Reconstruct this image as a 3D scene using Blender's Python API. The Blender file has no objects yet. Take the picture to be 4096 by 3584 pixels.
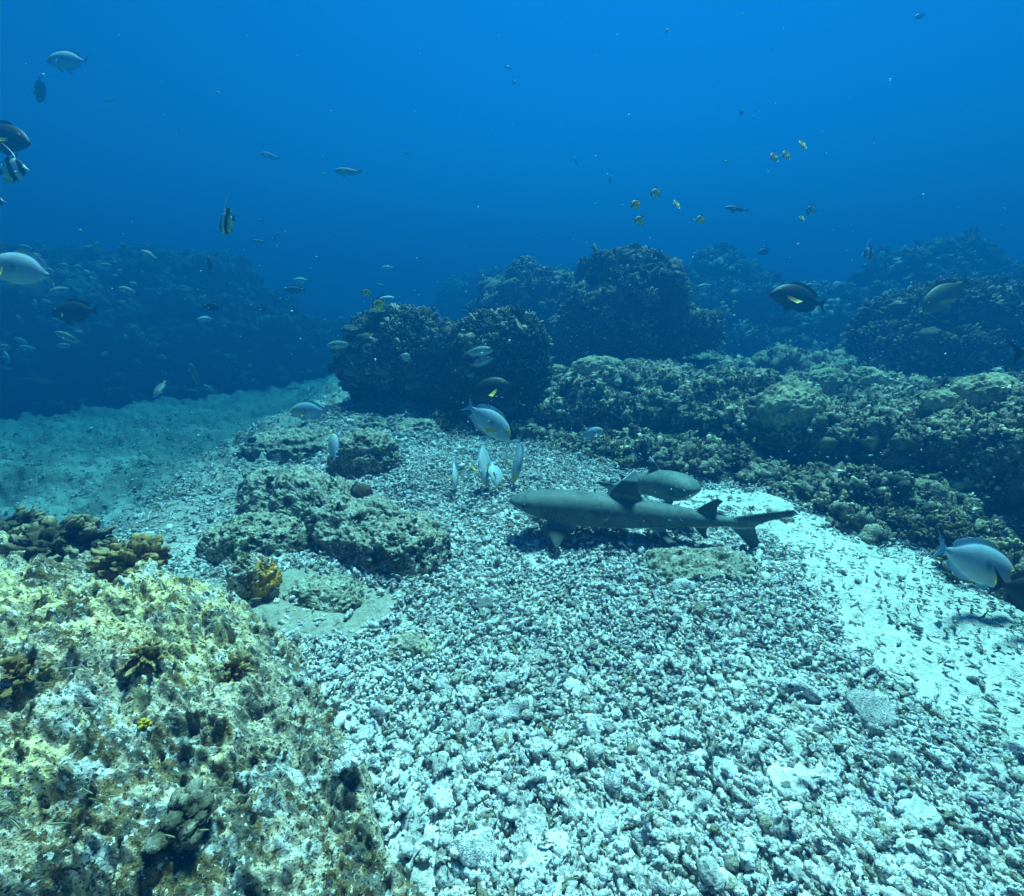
import bpy, bmesh, math, random
import numpy as np
from mathutils import Vector, Matrix
R_ = math.radians
rng = np.random.default_rng(7)
random.seed(7)
sc = bpy.context.scene
COL = sc.collection

# ---------------------------------------------------------------- camera, world, sun, exposure
FPX = 940.0                                   # focal length in units of a 2048 px wide picture
PITCH = R_(19.1)
CAMZ = 1.2
cam = bpy.data.cameras.new("camera")
cam.sensor_width = 36.0
cam.lens = FPX / 2048.0 * 36.0
cam.clip_start = 0.02
cam.clip_end = 400.0
camo = bpy.data.objects.new("camera", cam)
COL.objects.link(camo)
camo.location = (0, 0, CAMZ)
camo.rotation_euler = (R_(90) - PITCH, 0, 0)
sc.camera = camo
CR = np.array([1.0, 0, 0]); CF = np.array([0, math.cos(PITCH), -math.sin(PITCH)]); CU = np.array([0, math.sin(PITCH), math.cos(PITCH)])
EYE = np.array([0, 0, CAMZ])

def at(u, v, z):
    """point of the 2048x1792 picture at depth z metres along the view axis"""
    return EYE + z * (CF + CR * (u - 1024) / FPX + CU * (896 - v) / FPX)

SUN_EL, SUN_AZ = R_(64), R_(20)                # high, beyond the scene and a little to the right
world = bpy.data.worlds.new("World")
sc.world = world
world.use_nodes = True
nt = world.node_tree
nt.nodes.clear()
wo = nt.nodes.new("ShaderNodeOutputWorld")
bg = nt.nodes.new("ShaderNodeBackground")
sky = nt.nodes.new("ShaderNodeTexSky")
sky.sky_type = 'NISHITA'
sky.sun_disc = False
sky.sun_elevation = SUN_EL
sky.sun_rotation = SUN_AZ
mixw = nt.nodes.new("ShaderNodeMix"); mixw.data_type = 'RGBA'; mixw.blend_type = 'MULTIPLY'
mixw.inputs[0].default_value = 1.0
mixw.inputs[7].default_value = (0.0, 0.136, 0.288, 1)      # daylight filtered by the water above
nt.links.new(sky.outputs[0], mixw.inputs[6])
# under water the light comes from the bright cone round the sun's direction and falls off to the sides
tcw = nt.nodes.new("ShaderNodeTexCoord")
dot = nt.nodes.new("ShaderNodeVectorMath"); dot.operation = 'DOT_PRODUCT'
dot.inputs[1].default_value = (math.sin(R_(14)) * math.cos(R_(52)), math.cos(R_(14)) * math.cos(R_(52)), math.sin(R_(52)))
mrw = nt.nodes.new("ShaderNodeMapRange"); mrw.inputs[1].default_value = 0.35; mrw.inputs[2].default_value = 1.0; mrw.inputs[3].default_value = 0.80; mrw.inputs[4].default_value = 1.4
mx2 = nt.nodes.new("ShaderNodeMix"); mx2.data_type = 'RGBA'; mx2.blend_type = 'MULTIPLY'; mx2.inputs[0].default_value = 1.0
nt.links.new(tcw.outputs["Generated"], dot.inputs[0]); nt.links.new(dot.outputs["Value"], mrw.inputs[0])
nt.links.new(mixw.outputs[2], mx2.inputs[6]); nt.links.new(mrw.outputs[0], mx2.inputs[7])
nt.links.new(mx2.outputs[2], bg.inputs[0])
bg.inputs[1].default_value = 0.1
nt.links.new(bg.outputs[0], wo.inputs[0])

sun = bpy.data.lights.new("sun", 'SUN')
sun.energy = 5.0
sun.angle = R_(11)                             # sunlight spread by the moving sea surface
sun.color = (0.95, 1.0, 0.97)
suno = bpy.data.objects.new("sun", sun)
COL.objects.link(suno)
sdir = Vector((math.sin(SUN_AZ) * math.cos(SUN_EL), math.cos(SUN_AZ) * math.cos(SUN_EL), math.sin(SUN_EL)))
suno.rotation_euler = (-sdir).to_track_quat('-Z', 'Y').to_euler()
suno.location = (3, 6, 8)

sc.view_settings.view_transform = 'Standard'
sc.view_settings.look = 'None'
sc.view_settings.exposure = 2.05
sc.view_settings.gamma = 1.0
sc.cycles.use_denoising = True
sc.cycles.max_bounces = 5
sc.cycles.diffuse_bounces = 3
sc.cycles.volume_bounces = 0
sc.cycles.caustics_reflective = False
sc.cycles.caustics_refractive = False

# ---------------------------------------------------------------- numpy noise
def _h(ix, iy, iz, seed):
    h = (ix.astype(np.uint32) * np.uint32(374761393)) ^ (iy.astype(np.uint32) * np.uint32(668265263)) ^ (iz.astype(np.uint32) * np.uint32(2246822519)) ^ np.uint32((seed * 3266489917) & 0xffffffff)
    h = (h ^ (h >> np.uint32(13))) * np.uint32(1274126177)
    h = (h ^ (h >> np.uint32(16))) * np.uint32(2654435761)
    return h ^ (h >> np.uint32(15))

def vnoise(P, seed=0):
    """smooth value noise in -1..1"""
    i = np.floor(P).astype(np.int64); f = P - i
    f = f * f * f * (f * (f * 6 - 15) + 10)
    r = 0.0
    for dx in (0, 1):
        wx = f[:, 0] if dx else 1 - f[:, 0]
        for dy in (0, 1):
            wy = f[:, 1] if dy else 1 - f[:, 1]
            for dz in (0, 1):
                wz = f[:, 2] if dz else 1 - f[:, 2]
                r = r + wx * wy * wz * (_h(i[:, 0] + dx, i[:, 1] + dy, i[:, 2] + dz, seed) / 2147483648.0 - 1.0)
    return r

def fbm(P, octv=4, seed=0, gain=0.5, lac=2.03):
    r = 0.0; a = 1.0; q = P
    for k in range(octv):
        r = r + a * vnoise(q, seed + k * 17)
        a *= gain; q = q * lac + 3.7
    return r

def billow(P, octv=3, seed=0, gain=0.5, lac=2.1):
    r = 0.0; a = 1.0; q = P
    for k in range(octv):
        r = r + a * (1 - 2 * np.abs(vnoise(q, seed + k * 13)))
        a *= gain; q = q * lac + 1.3
    return r

def worley(P, seed=0):
    """distance to the nearest feature point, and a random number for that cell"""
    i = np.floor(P).astype(np.int64)
    best = np.full(len(P), 9.0); cid = np.zeros(len(P))
    for dx in (-1, 0, 1):
        for dy in (-1, 0, 1):
            for dz in (-1, 0, 1):
                a, b, c = i[:, 0] + dx, i[:, 1] + dy, i[:, 2] + dz
                h = _h(a, b, c, seed); h2 = _h(a, b, c, seed + 5); h3 = _h(a, b, c, seed + 9)
                d = (a + h / 4294967296.0 - P[:, 0]) ** 2 + (b + h2 / 4294967296.0 - P[:, 1]) ** 2 + (c + h3 / 4294967296.0 - P[:, 2]) ** 2
                m = d < best
                best = np.where(m, d, best); cid = np.where(m, (h3 & 1023) / 1023.0, cid)
    return np.sqrt(best), cid

def sstep(a, b, x):
    t = np.clip((x - a) / (b - a), 0, 1)
    return t * t * (3 - 2 * t)

# ---------------------------------------------------------------- mesh helpers
def mk_mesh(name, V, F, col=None, smooth=True):
    """V (n,3); F an (m,k) array or a list of such arrays; col (n,3) vertex colours"""
    if not isinstance(F, list): F = [F]
    F = [np.asarray(f, dtype=np.int32) for f in F if len(f)]
    me = bpy.data.meshes.new(name)
    me.vertices.add(len(V)); me.vertices.foreach_set("co", np.asarray(V, dtype=np.float32).ravel())
    loops = np.concatenate([f.ravel() for f in F])
    tot = np.concatenate([np.full(len(f), f.shape[1], dtype=np.int32) for f in F])
    st = np.concatenate([[0], np.cumsum(tot)[:-1]]).astype(np.int32)
    me.loops.add(len(loops)); me.loops.foreach_set("vertex_index", loops)
    me.polygons.add(len(tot)); me.polygons.foreach_set("loop_start", st); me.polygons.foreach_set("loop_total", tot)
    me.polygons.foreach_set("use_smooth", np.full(len(tot), smooth, dtype=bool))
    me.update(calc_edges=True)
    me.validate()
    if col is not None:
        at_ = me.color_attributes.new("col", 'FLOAT_COLOR', 'POINT')
        c4 = np.ones((len(V), 4), dtype=np.float32); c4[:, :3] = col
        at_.data.foreach_set("color", c4.ravel())
    return me

def link(name, me, mat=None, parent=None, loc=None):
    o = bpy.data.objects.new(name, me)
    COL.objects.link(o)
    if mat is not None and not me.materials: me.materials.append(mat)
    if parent is not None: o.parent = parent
    if loc is not None: o.location = loc
    return o

def tag(o, label=None, cat=None, group=None, kind=None):
    if label: o["label"] = label
    if cat: o["category"] = cat
    if group: o["group"] = group
    if kind: o["kind"] = kind
    return o

def gridfaces(nu, nv, cu=False, cv=False):
    """quads of an nu x nv grid (index = i*nv + j)"""
    I = np.arange(nu if cu else nu - 1); J = np.arange(nv if cv else nv - 1)
    i, j = np.meshgrid(I, J, indexing='ij'); i = i.ravel(); j = j.ravel()
    i2 = (i + 1) % nu; j2 = (j + 1) % nv
    return np.stack([i * nv + j, i2 * nv + j, i2 * nv + j2, i * nv + j2], 1)

def normals(me):
    n = np.empty(len(me.vertices) * 3, dtype=np.float32)
    me.vertices.foreach_get("normal", n)
    return n.reshape(-1, 3)

_ico = {}
def ico(sub):
    if sub not in _ico:
        bm = bmesh.new(); bmesh.ops.create_icosphere(bm, subdivisions=sub, radius=1)
        V = np.array([v.co[:] for v in bm.verts]); F = np.array([[v.index for v in f.verts] for f in bm.faces]); bm.free()
        _ico[sub] = (V, F)
    return _ico[sub][0].copy(), _ico[sub][1]

def vnormals(V, F):
    n = np.zeros_like(V)
    a = np.cross(V[F[:, 1]] - V[F[:, 0]], V[F[:, 2]] - V[F[:, 0]])
    for k in range(F.shape[1]): np.add.at(n, F[:, k], a)
    return n / (np.linalg.norm(n, axis=1, keepdims=True) + 1e-12)

def merge(parts):
    """[(V,F,col)] -> V,F list,col"""
    Vs, Fs, Cs, b = [], {}, [], 0
    for V, F, c in parts:
        Vs.append(V); Cs.append(np.broadcast_to(c, V.shape) if np.ndim(c) < 2 else c)
        for f in (F if isinstance(F, list) else [F]):
            Fs.setdefault(f.shape[1], []).append(f + b)
        b += len(V)
    return np.concatenate(Vs), [np.concatenate(f) for f in Fs.values()], np.concatenate(Cs)

def rand_rot(n, tilt=0.5, r=None):
    """n matrices: spin about z, then lean by up to about tilt radians"""
    r = r or rng
    a = r.uniform(0, 2 * np.pi, n); b = r.normal(0, tilt, n); c = r.uniform(0, 2 * np.pi, n)
    def rz(t): z = np.zeros_like(t); o = z + 1; return np.stack([np.cos(t), -np.sin(t), z, np.sin(t), np.cos(t), z, z, z, o], 1).reshape(-1, 3, 3)
    def rx(t): z = np.zeros_like(t); o = z + 1; return np.stack([o, z, z, z, np.cos(t), -np.sin(t), z, np.sin(t), np.cos(t)], 1).reshape(-1, 3, 3)
    return rz(c) @ rx(b) @ rz(a)

def align_rot(N, r=None):
    """matrices taking +z to the unit normals N with a random spin"""
    r = r or rng
    n = len(N); ref = r.normal(size=(n, 3))
    X = np.cross(ref, N); X /= np.linalg.norm(X, axis=1, keepdims=True) + 1e-9
    return np.stack([X, np.cross(N, X), N], 2)

def scatter(protos, which, M, T, S, tint):
    """copies of the protos (V,F,c): rotation M (n,3,3), place T, size S (n,) or (n,3), colour factor tint (n,3)"""
    out = []
    S = S if S.ndim == 2 else np.repeat(S[:, None], 3, 1)
    for k, (V, F, c) in enumerate(protos):
        idx = np.nonzero(which == k)[0]
        if not len(idx): continue
        W = np.einsum('nij,nvj->nvi', M[idx], V[None] * S[idx][:, None, :]) + T[idx][:, None, :]
        C = np.broadcast_to(c, V.shape)[None] * tint[idx][:, None, :]
        off = (np.arange(len(idx)) * len(V))[:, None, None]
        out.append((W.reshape(-1, 3), (F[None] + off).reshape(-1, F.shape[1]), C.reshape(-1, 3)))
    return merge(out)

# ---------------------------------------------------------------- materials
def new_mat(name):
    m = bpy.data.materials.new(name); m.use_nodes = True
    t = m.node_tree; t.nodes.clear()
    o = t.nodes.new("ShaderNodeOutputMaterial"); b = t.nodes.new("ShaderNodeBsdfPrincipled")
    t.links.new(b.outputs[0], o.inputs[0])
    return m, t, b

def N(t, kind, **kw):
    n = t.nodes.new(kind)
    for k, v in kw.items():
        if hasattr(n, k): setattr(n, k, v)
        else: n.inputs[k].default_value = v
    return n

def attr_mat(name, rough=0.9, spots=((14, 0.65, 1.2),), bump=((60, 0.5, 0.01),), spec=0.2, pits=None, rnd=None, speck=()):
    """vertex colour x procedural mottling, with noise bump; pits = (scale, size, depth factor)"""
    m, t, b = new_mat(name)
    a = N(t, "ShaderNodeAttribute", attribute_name="col")
    tc = N(t, "ShaderNodeTexCoord")
    cur = a.outputs["Color"]
    for sc_, lo, hi in spots:
        n = N(t, "ShaderNodeTexNoise", Scale=sc_, Detail=5.0, Roughness=0.65)
        t.links.new(tc.outputs["Object"], n.inputs["Vector"])
        r = N(t, "ShaderNodeMapRange"); r.inputs[1].default_value = 0.34; r.inputs[2].default_value = 0.66; r.inputs[3].default_value = lo; r.inputs[4].default_value = hi
        t.links.new(n.outputs[0], r.inputs[0])
        mx = N(t, "ShaderNodeMix", data_type='RGBA', blend_type='MULTIPLY'); mx.inputs[0].default_value = 1
        t.links.new(cur, mx.inputs[6]); t.links.new(r.outputs[0], mx.inputs[7]); cur = mx.outputs[2]
    if rnd:
        oi = N(t, "ShaderNodeObjectInfo"); r = N(t, "ShaderNodeMapRange"); r.inputs[3].default_value = rnd[0]; r.inputs[4].default_value = rnd[1]
        t.links.new(oi.outputs["Random"], r.inputs[0])
        mx = N(t, "ShaderNodeMix", data_type='RGBA', blend_type='MULTIPLY'); mx.inputs[0].default_value = 1
        t.links.new(cur, mx.inputs[6]); t.links.new(r.outputs[0], mx.inputs[7]); cur = mx.outputs[2]
    sk = []
    for sc_, lo, hi, colr in speck:                       # crisp pores and crusts
        n = N(t, "ShaderNodeTexNoise", Scale=sc_, Detail=3.0, Roughness=0.55)
        t.links.new(tc.outputs["Object"], n.inputs["Vector"])
        r = N(t, "ShaderNodeMapRange"); r.inputs[1].default_value = lo; r.inputs[2].default_value = hi
        t.links.new(n.outputs[0], r.inputs[0])
        mx = N(t, "ShaderNodeMix", data_type='RGBA'); mx.inputs[7].default_value = (*colr, 1)
        t.links.new(r.outputs[0], mx.inputs[0]); t.links.new(cur, mx.inputs[6]); cur = mx.outputs[2]
        if sum(colr) < 0.6: sk.append(r.outputs[0])
    t.links.new(cur, b.inputs["Base Color"])
    nor = None
    for h_ in sk:
        bp = N(t, "ShaderNodeBump", Strength=1.0, Distance=-0.008); t.links.new(h_, bp.inputs["Height"])
        if nor is not None: t.links.new(nor, bp.inputs["Normal"])
        nor = bp.outputs[0]
    for sc_, st, dist in bump:
        n = N(t, "ShaderNodeTexNoise", Scale=sc_, Detail=4.0, Roughness=0.6)
        t.links.new(tc.outputs["Object"], n.inputs["Vector"])
        bp = N(t, "ShaderNodeBump", Strength=st, Distance=dist)
        t.links.new(n.outputs[0], bp.inputs["Height"])
        if nor is not None: t.links.new(nor, bp.inputs["Normal"])
        nor = bp.outputs[0]
    if pits:
        vo = N(t, "ShaderNodeTexVoronoi", Scale=pits[0]); t.links.new(tc.outputs["Object"], vo.inputs["Vector"])
        r = N(t, "ShaderNodeMapRange"); r.inputs[1].default_value = pits[1] * 0.5; r.inputs[2].default_value = pits[1]
        t.links.new(vo.outputs["Distance"], r.inputs[0])
        bp = N(t, "ShaderNodeBump", Strength=pits[2], Distance=0.01); t.links.new(r.outputs[0], bp.inputs["Height"])
        if nor is not None: t.links.new(nor, bp.inputs["Normal"])
        nor = bp.outputs[0]
    if nor is not None: t.links.new(nor, b.inputs["Normal"])
    b.inputs["Roughness"].default_value = rough
    b.inputs["Specular IOR Level"].default_value = spec
    return m

M_SAND = attr_mat("sand_and_silt", spots=((9, 0.85, 1.12), (60, 0.8, 1.15), (210, 0.72, 1.2)), bump=((230, 0.9, 0.008), (40, 0.6, 0.025)), spec=0.1)
M_RUBBLE = attr_mat("dead_coral", spots=((30, 0.7, 1.2), (170, 0.6, 1.25)), bump=((140, 0.9, 0.007),), spec=0.15, pits=(190, 0.45, 0.6), speck=((150, 0.61, 0.65, (0.16, 0.19, 0.17)),), rnd=(0.8, 1.1))
M_FRAG = attr_mat("dead_coral_pieces", spots=((1.6, 0.75, 1.15), (7, 0.7, 1.2)), bump=((6, 0.45, 0.06),), spec=0.15, pits=(7, 0.4, 0.3), speck=((5.5, 0.61, 0.65, (0.16, 0.19, 0.17)),), rnd=(0.9, 1.15))
M_REEF = attr_mat("reef_rock", spots=((6, 0.6, 1.3), (45, 0.45, 1.5), (130, 0.4, 1.7)), bump=((28, 0.9, 0.05), (90, 1.0, 0.02), (240, 0.8, 0.008)), spec=0.1)
M_CORAL = attr_mat("living_coral", spots=((40, 0.65, 1.3), (260, 0.6, 1.3)), bump=((150, 0.8, 0.007), (420, 0.8, 0.003)), spec=0.15)
M_LIME = attr_mat("pitted_limestone", spots=((24, 0.75, 1.2), (62, 0.6, 1.3)), bump=((55, 0.8, 0.014), (170, 0.9, 0.008)), spec=0.12,
    speck=((70, 0.60, 0.63, (0.74, 0.73, 0.66)), (48, 0.60, 0.64, (0.17, 0.12, 0.05)), (95, 0.61, 0.64, (0.05, 0.07, 0.065)), (170, 0.615, 0.645, (0.07, 0.09, 0.08))))
M_PALE = attr_mat("silted_rock", spots=((14, 0.78, 1.18), (60, 0.7, 1.25)), bump=((40, 0.8, 0.016), (150, 0.7, 0.007)), spec=0.1, speck=((75, 0.585, 0.63, (0.09, 0.11, 0.085)), (130, 0.60, 0.64, (0.10, 0.12, 0.10)), (60, 0.62, 0.66, (0.66, 0.64, 0.56))))
# ---------------------------------------------------------------- the seabed
def P3(x, y, s, z=0.0): return np.stack([x * s, y * s, np.full_like(x, z)], 1)

def ground(x, y):
    x = np.asarray(x, float); y = np.asarray(y, float)
    h = -0.62 * sstep(0.0, 1.7, -(x + 1.75 + 0.12 * (y - 3))) * sstep(1.6, 2.6, y)      # the valley on the left
    h = h - 0.18 * sstep(4.2, 6.5, y) * sstep(0.4, -1.2, x)
    h = h + 0.10 * sstep(-0.2, -1.1, x) * sstep(2.2, 1.2, y)                             # silt banked against the near rock
    h = h + 0.05 * vnoise(P3(x, y, 1.1), 3) + 0.025 * vnoise(P3(x, y, 2.9), 4)
    h = h + 0.5 * sstep(9, 30, y) * sstep(2, -3, np.abs(x + 1) - 3) * 0.3
    fl = sstep(2.6, 4.0, np.hypot(x, y)) * sstep(0.2, -1.5, x)
    if np.any(fl > 0): h = h + fl * (0.055 * billow(P3(x, y, 2.6), 3, 25, 0.6) + 0.03 * billow(P3(x, y, 8.0), 2, 26))
    return h

nphi, nr = 1150, 560
phi = np.concatenate([np.linspace(-1.25, 1.25, 900), np.linspace(1.25, 2 * np.pi - 1.25, 130)[1:-1]]); nphi = len(phi); nr = 480
rr = 0.12 * (34 / 0.12) ** np.linspace(0, 1, nr)
pp, r2 = np.meshgrid(phi, rr, indexing='ij')
gx = (r2 * np.sin(pp)).ravel(); gy = (r2 * np.cos(pp)).ravel()
gz = ground(gx, gy)
q = np.stack([gx, gy, gz], 1)
near = np.exp(-((r2.ravel() / 9) ** 2))
far_lump = sstep(2.6, 4.0, r2.ravel()) * sstep(0.2, -1.5, gx)
gz = gz + near * (0.012 * fbm(q * 9, 3, 21) + 0.006 * billow(q * 26, 2, 22))
q[:, 2] = gz
tone = 0.5 + 0.5 * fbm(q * 2.2, 3, 31)
sand = np.array([0.82, 0.80, 0.70]); grey = np.array([0.26, 0.29, 0.25]); turf = np.array([0.16, 0.17, 0.13])
wleft = sstep(-0.1, -0.8, gx)
c = sand[None] * (1 - wleft[:, None] * 0.25) + (grey - sand)[None] * (np.clip(tone, 0, 1) * (0.25 + 0.4 * wleft))[:, None]
dk = (sstep(0.15, 0.6, fbm(q * 3.3, 4, 41)) * far_lump)[:, None]
c = c * (1 - dk * 0.8) + turf[None] * dk * 0.8
silt = sstep(1.15, 0.6, np.hypot((gx + 0.83) / 0.62, (gy - 1.56) / 0.34) + 0.25 * fbm(q * 4, 3, 45))[:, None]
c = c + (np.array([0.36, 0.355, 0.27]) - c) * silt * 0.85
mot = (sstep(-1.2, -2.2, gx + 0.15 * gy) * (0.45 + 0.3 * sstep(4.5, 7.5, gy) + 0.3 * np.clip(fbm(q * 1.7, 4, 46, 0.6), -1, 1)))[:, None]
c = c + (np.array([0.15, 0.17, 0.14]) - c) * mot.clip(0, 0.8)
F = gridfaces(nphi, nr, cu=True)
seabed = link("seabed", mk_mesh("seabed", q, F[:, ::-1], c), M_SAND)
tag(seabed, "pale sand and silt of the sea floor under the rubble", "sea floor", kind="structure")

# ---------------------------------------------------------------- rocks and reef masses
LIME = np.array([0.50, 0.44, 0.27]); CREAM = np.array([0.72, 0.66, 0.42]); BROWN = np.array([0.20, 0.13, 0.05]); WHITE = np.array([0.78, 0.78, 0.72])
GREYR = np.array([0.34, 0.34, 0.26]); DARK = np.array([0.07, 0.08, 0.06]); OLIVE = np.array([0.16, 0.15, 0.08]); ORANGE = np.array([0.62, 0.30, 0.02])

def rock_colour(Q, seed, base, light, dark, wl=0.35, wd=0.35, s=6.0):
    a = fbm(Q * s, 4, seed, 0.6); b = fbm(Q * s * 0.8 + 9, 4, seed + 50, 0.6)
    c = np.repeat(base[None], len(Q), 0)
    wL = sstep(0.45 - wl, 0.95 - wl, a)[:, None]; wD = sstep(0.45 - wd, 0.85 - wd, b)[:, None]
    c = c + (light - c) * wL * 0.9
    return c + (dark - c) * wD * 0.9

def blob(name, centre, radii, sub=7, seed=0, ex=0.8, rz=0.0, big=0.18, mid=0.07, fine=0.02, f0=1.6, pit=0.0, lean=(0, 0), base=GREYR, light=CREAM, dark=DARK, mat=None, cs=6.0, wl=0.35, wd=0.35, undercut=0.0, floor=None, dust_or_sunlit=0.0):
    V, F = ico(sub)
    V = np.sign(V) * np.abs(V) ** ex
    V = V * np.array(radii)[None]
    if undercut:                                         # narrower towards the foot
        k = 1 - undercut * sstep(0.15, -0.8, V[:, 2] / radii[2])
        V[:, 0] *= k; V[:, 1] *= k
    cz, sz = math.cos(rz), math.sin(rz)
    V = V @ np.array([[cz, -sz, 0], [sz, cz, 0], [0, 0, 1]]).T
    V[:, 0] += lean[0] * V[:, 2]; V[:, 1] += lean[1] * V[:, 2]
    s = float(np.mean(radii)); Q = V + np.array(centre)[None]
    for amp, fr, kind in ((big, f0 / s * 0.6, 'f'), (mid, f0 / s * 1.8, 'b'), (fine, f0 / s * 6, 'b'), (fine * 0.5, f0 / s * 17, 'f')):
        if amp == 0: continue
        n = vnormals(Q, F)
        d = fbm(Q * fr, 3, seed) if kind == 'f' else billow(Q * fr, 3, seed + 7)
        Q = Q + n * (d * amp * (s if kind == 'f' and amp is big else s))[:, None]
    if pit:
        n = vnormals(Q, F); w, _ = worley(Q * (7 / s * 0.5), seed + 3)
        Q = Q - n * (pit * s * sstep(0.42, 0.12, w))[:, None]
    if floor is not None: Q[:, 2] = np.maximum(Q[:, 2], floor)
    c = rock_colour(Q, seed + 11, base, light, dark, wl, wd, cs)
    if dust_or_sunlit:                                             # silt lies on what faces up
        n = vnormals(Q, F); w = sstep(0.45, 0.85, n[:, 2] + 0.25 * fbm(Q * 12, 2, seed + 21))[:, None] * dust_or_sunlit
        c = c + (np.array([0.44, 0.42, 0.32]) - c) * w
    o = link(name, mk_mesh(name, Q - np.array(centre)[None], F, c), mat or M_REEF, loc=centre)
    return o, Q, F

def crom(P, n):
    P = np.asarray(P, float); k = len(P)
    t = np.linspace(0, k - 1 - 1e-6, n); i = t.astype(int); f = (t - i)[:, None]
    g = lambda j: P[np.clip(j, 0, k - 1)]
    a, b, c_, d = g(i - 1), g(i), g(i + 1), g(i + 2)
    return 0.5 * (2 * b + (c_ - a) * f + (2 * a - 5 * b + 4 * c_ - d) * f ** 2 + (3 * b - a - 3 * c_ + d) * f ** 3)

def loft(name, path, prof, nu, nv, seed, amps, f0=1.0, base=GREYR, light=CREAM, dark=DARK, mat=None, cs=4.0, wl=0.3, wd=0.4, dust_or_sunlit=0.0):
    """reef wall: path rows = (x, y of the front foot, foot z, width, height); prof = (d, z) from the foot backwards"""
    p = crom(path, nu); pr = crom(prof, nv)
    tg = np.gradient(p[:, :2], axis=0); tg /= np.linalg.norm(tg, axis=1, keepdims=True)
    nb = np.stack([-tg[:, 1], tg[:, 0]], 1)
    X = p[:, None, 0] + nb[:, None, 0] * pr[None, :, 0] * p[:, None, 3]
    Y = p[:, None, 1] + nb[:, None, 1] * pr[None, :, 0] * p[:, None, 3]
    Z = p[:, None, 2] + pr[None, :, 1] * p[:, None, 4]
    Q = np.stack([X, Y, Z], 2).reshape(-1, 3)
    F = gridfaces(nu, nv)
    F3 = np.concatenate([F[:, [0, 1, 2]], F[:, [0, 2, 3]]])
    for amp, fr, kind in amps:
        n = vnormals(Q, F3)
        d = fbm(Q * fr, 3, seed) if kind == 'f' else billow(Q * fr, 3, seed + 7)
        Q = Q + n * (d * amp)[:, None]
    c = rock_colour(Q, seed + 11, base, light, dark, wl, wd, cs)
    if dust_or_sunlit:  # sunlit look of the ridge top, painted as paler colour on upward faces
        n = vnormals(Q, F3); w = sstep(0.35, 0.8, n[:, 2] + 0.3 * fbm(Q * 5, 2, seed + 21))[:, None] * dust_or_sunlit
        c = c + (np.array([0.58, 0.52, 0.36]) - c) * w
    cen = np.array([Q[:, 0].mean(), Q[:, 1].mean(), 0])
    o = link(name, mk_mesh(name, Q - cen, F, c), mat or M_REEF, loc=cen)
    return o, Q, F3

# coral growth: small bushes, knobs and plates that crust the reef
def tube(pts, rad, ns=6, cap=True):
    pts = np.asarray(pts, float); k = len(pts)
    tg = np.gradient(pts, axis=0); tg /= np.linalg.norm(tg, axis=1, keepdims=True) + 1e-9
    ref = np.array([0.13, 0.98, 0.2]) if abs(tg[0, 1]) < 0.9 else np.array([1.0, 0, 0])
    A = np.cross(tg, ref); A /= np.linalg.norm(A, axis=1, keepdims=True) + 1e-9; B = np.cross(tg, A)
    th = np.arange(ns) * 2 * np.pi / ns
    V = pts[:, None] + (A[:, None] * np.cos(th)[None, :, None] + B[:, None] * np.sin(th)[None, :, None]) * np.asarray(rad)[:, None, None]
    V = V.reshape(-1, 3); F = gridfaces(k, ns, cv=True)
    F3 = np.concatenate([F[:, [0, 1, 2]], F[:, [0, 2, 3]]])
    if cap:
        b = len(V); V = np.concatenate([V, pts[:1] - tg[:1] * rad[0] * 0.5, pts[-1:] + tg[-1:] * rad[-1] * 0.6])
        j = np.arange(ns); j2 = (j + 1) % ns
        F3 = np.concatenate([F3, np.stack([j, j2, np.full(ns, b)], 1)[:, ::1], np.stack([(k - 1) * ns + j2, (k - 1) * ns + j, np.full(ns, b + 1)], 1)])
    return V, F3

def bush_proto(r, nf=8, ns=4, k=3, fat=0.16):
    parts = []
    for _ in range(nf):
        d = r.normal(size=3); d[2] = abs(d[2]) * 0.9 + 0.35; d /= np.linalg.norm(d)
        L = r.uniform(0.65, 1.0); b = r.normal(0, 0.15, 3)
        t = np.linspace(0, 1, k)
        pts = d[None] * (t * L)[:, None] + b[None] * (t ** 2)[:, None]
        rad = fat * (0.8 + 0.5 * t) * r.uniform(0.75, 1.25); rad[-1] *= 0.75
        V, F = tube(pts, rad, ns)
        tc = np.clip(np.linalg.norm(V, axis=1), 0, 1)[:, None]
        parts.append((V, F, np.array([0.5, 0.5, 0.5])[None] + tc ** 3 * np.array([0.75, 0.7, 0.5])[None]))
    V, F, C = merge(parts); return V, F[0], C

def knob_proto(r, sub=2, flat=0.7):
    V, F = ico(sub); s = r.integers(1000)
    V = V * (1 + 0.35 * fbm(V * 1.4 + s, 2, int(s)) + 0.16 * billow(V * 3.2, 2, int(s) + 3))[:, None] * np.array([1, r.uniform(0.7, 1), flat])
    return V, F, np.ones_like(V)

def plate_proto(r, n=14, m=4):
    th = np.arange(n) * 2 * np.pi / n
    rim = 1 + 0.18 * np.sin(th * 3 + r.uniform(0, 6)) + 0.1 * np.sin(th * 5 + r.uniform(0, 6))
    rows = [(0.35, -0.22), (0.7, -0.12), (0.95, -0.04), (1.0, 0.03), (0.9, 0.09), (0.6, 0.11), (0.25, 0.12)]
    V = np.array([[a * rim[i] * math.cos(th[i]), a * rim[i] * math.sin(th[i]), z + 0.03 * r.normal()] for a, z in rows for i in range(n)])
    F = gridfaces(len(rows), n, cv=True); F3 = np.concatenate([F[:, [0, 1, 2]], F[:, [0, 2, 3]]])
    b = len(V); V = np.concatenate([V, [[0, 0, 0.1]]]); j = np.arange(n)
    F3 = np.concatenate([F3, np.stack([(len(rows) - 1) * n + j, (len(rows) - 1) * n + (j + 1) % n, np.full(n, b)], 1)])
    C = np.ones_like(V) * 0.8; C[2 * n:5 * n] *= 1.3
    return V, F3, C

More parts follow.
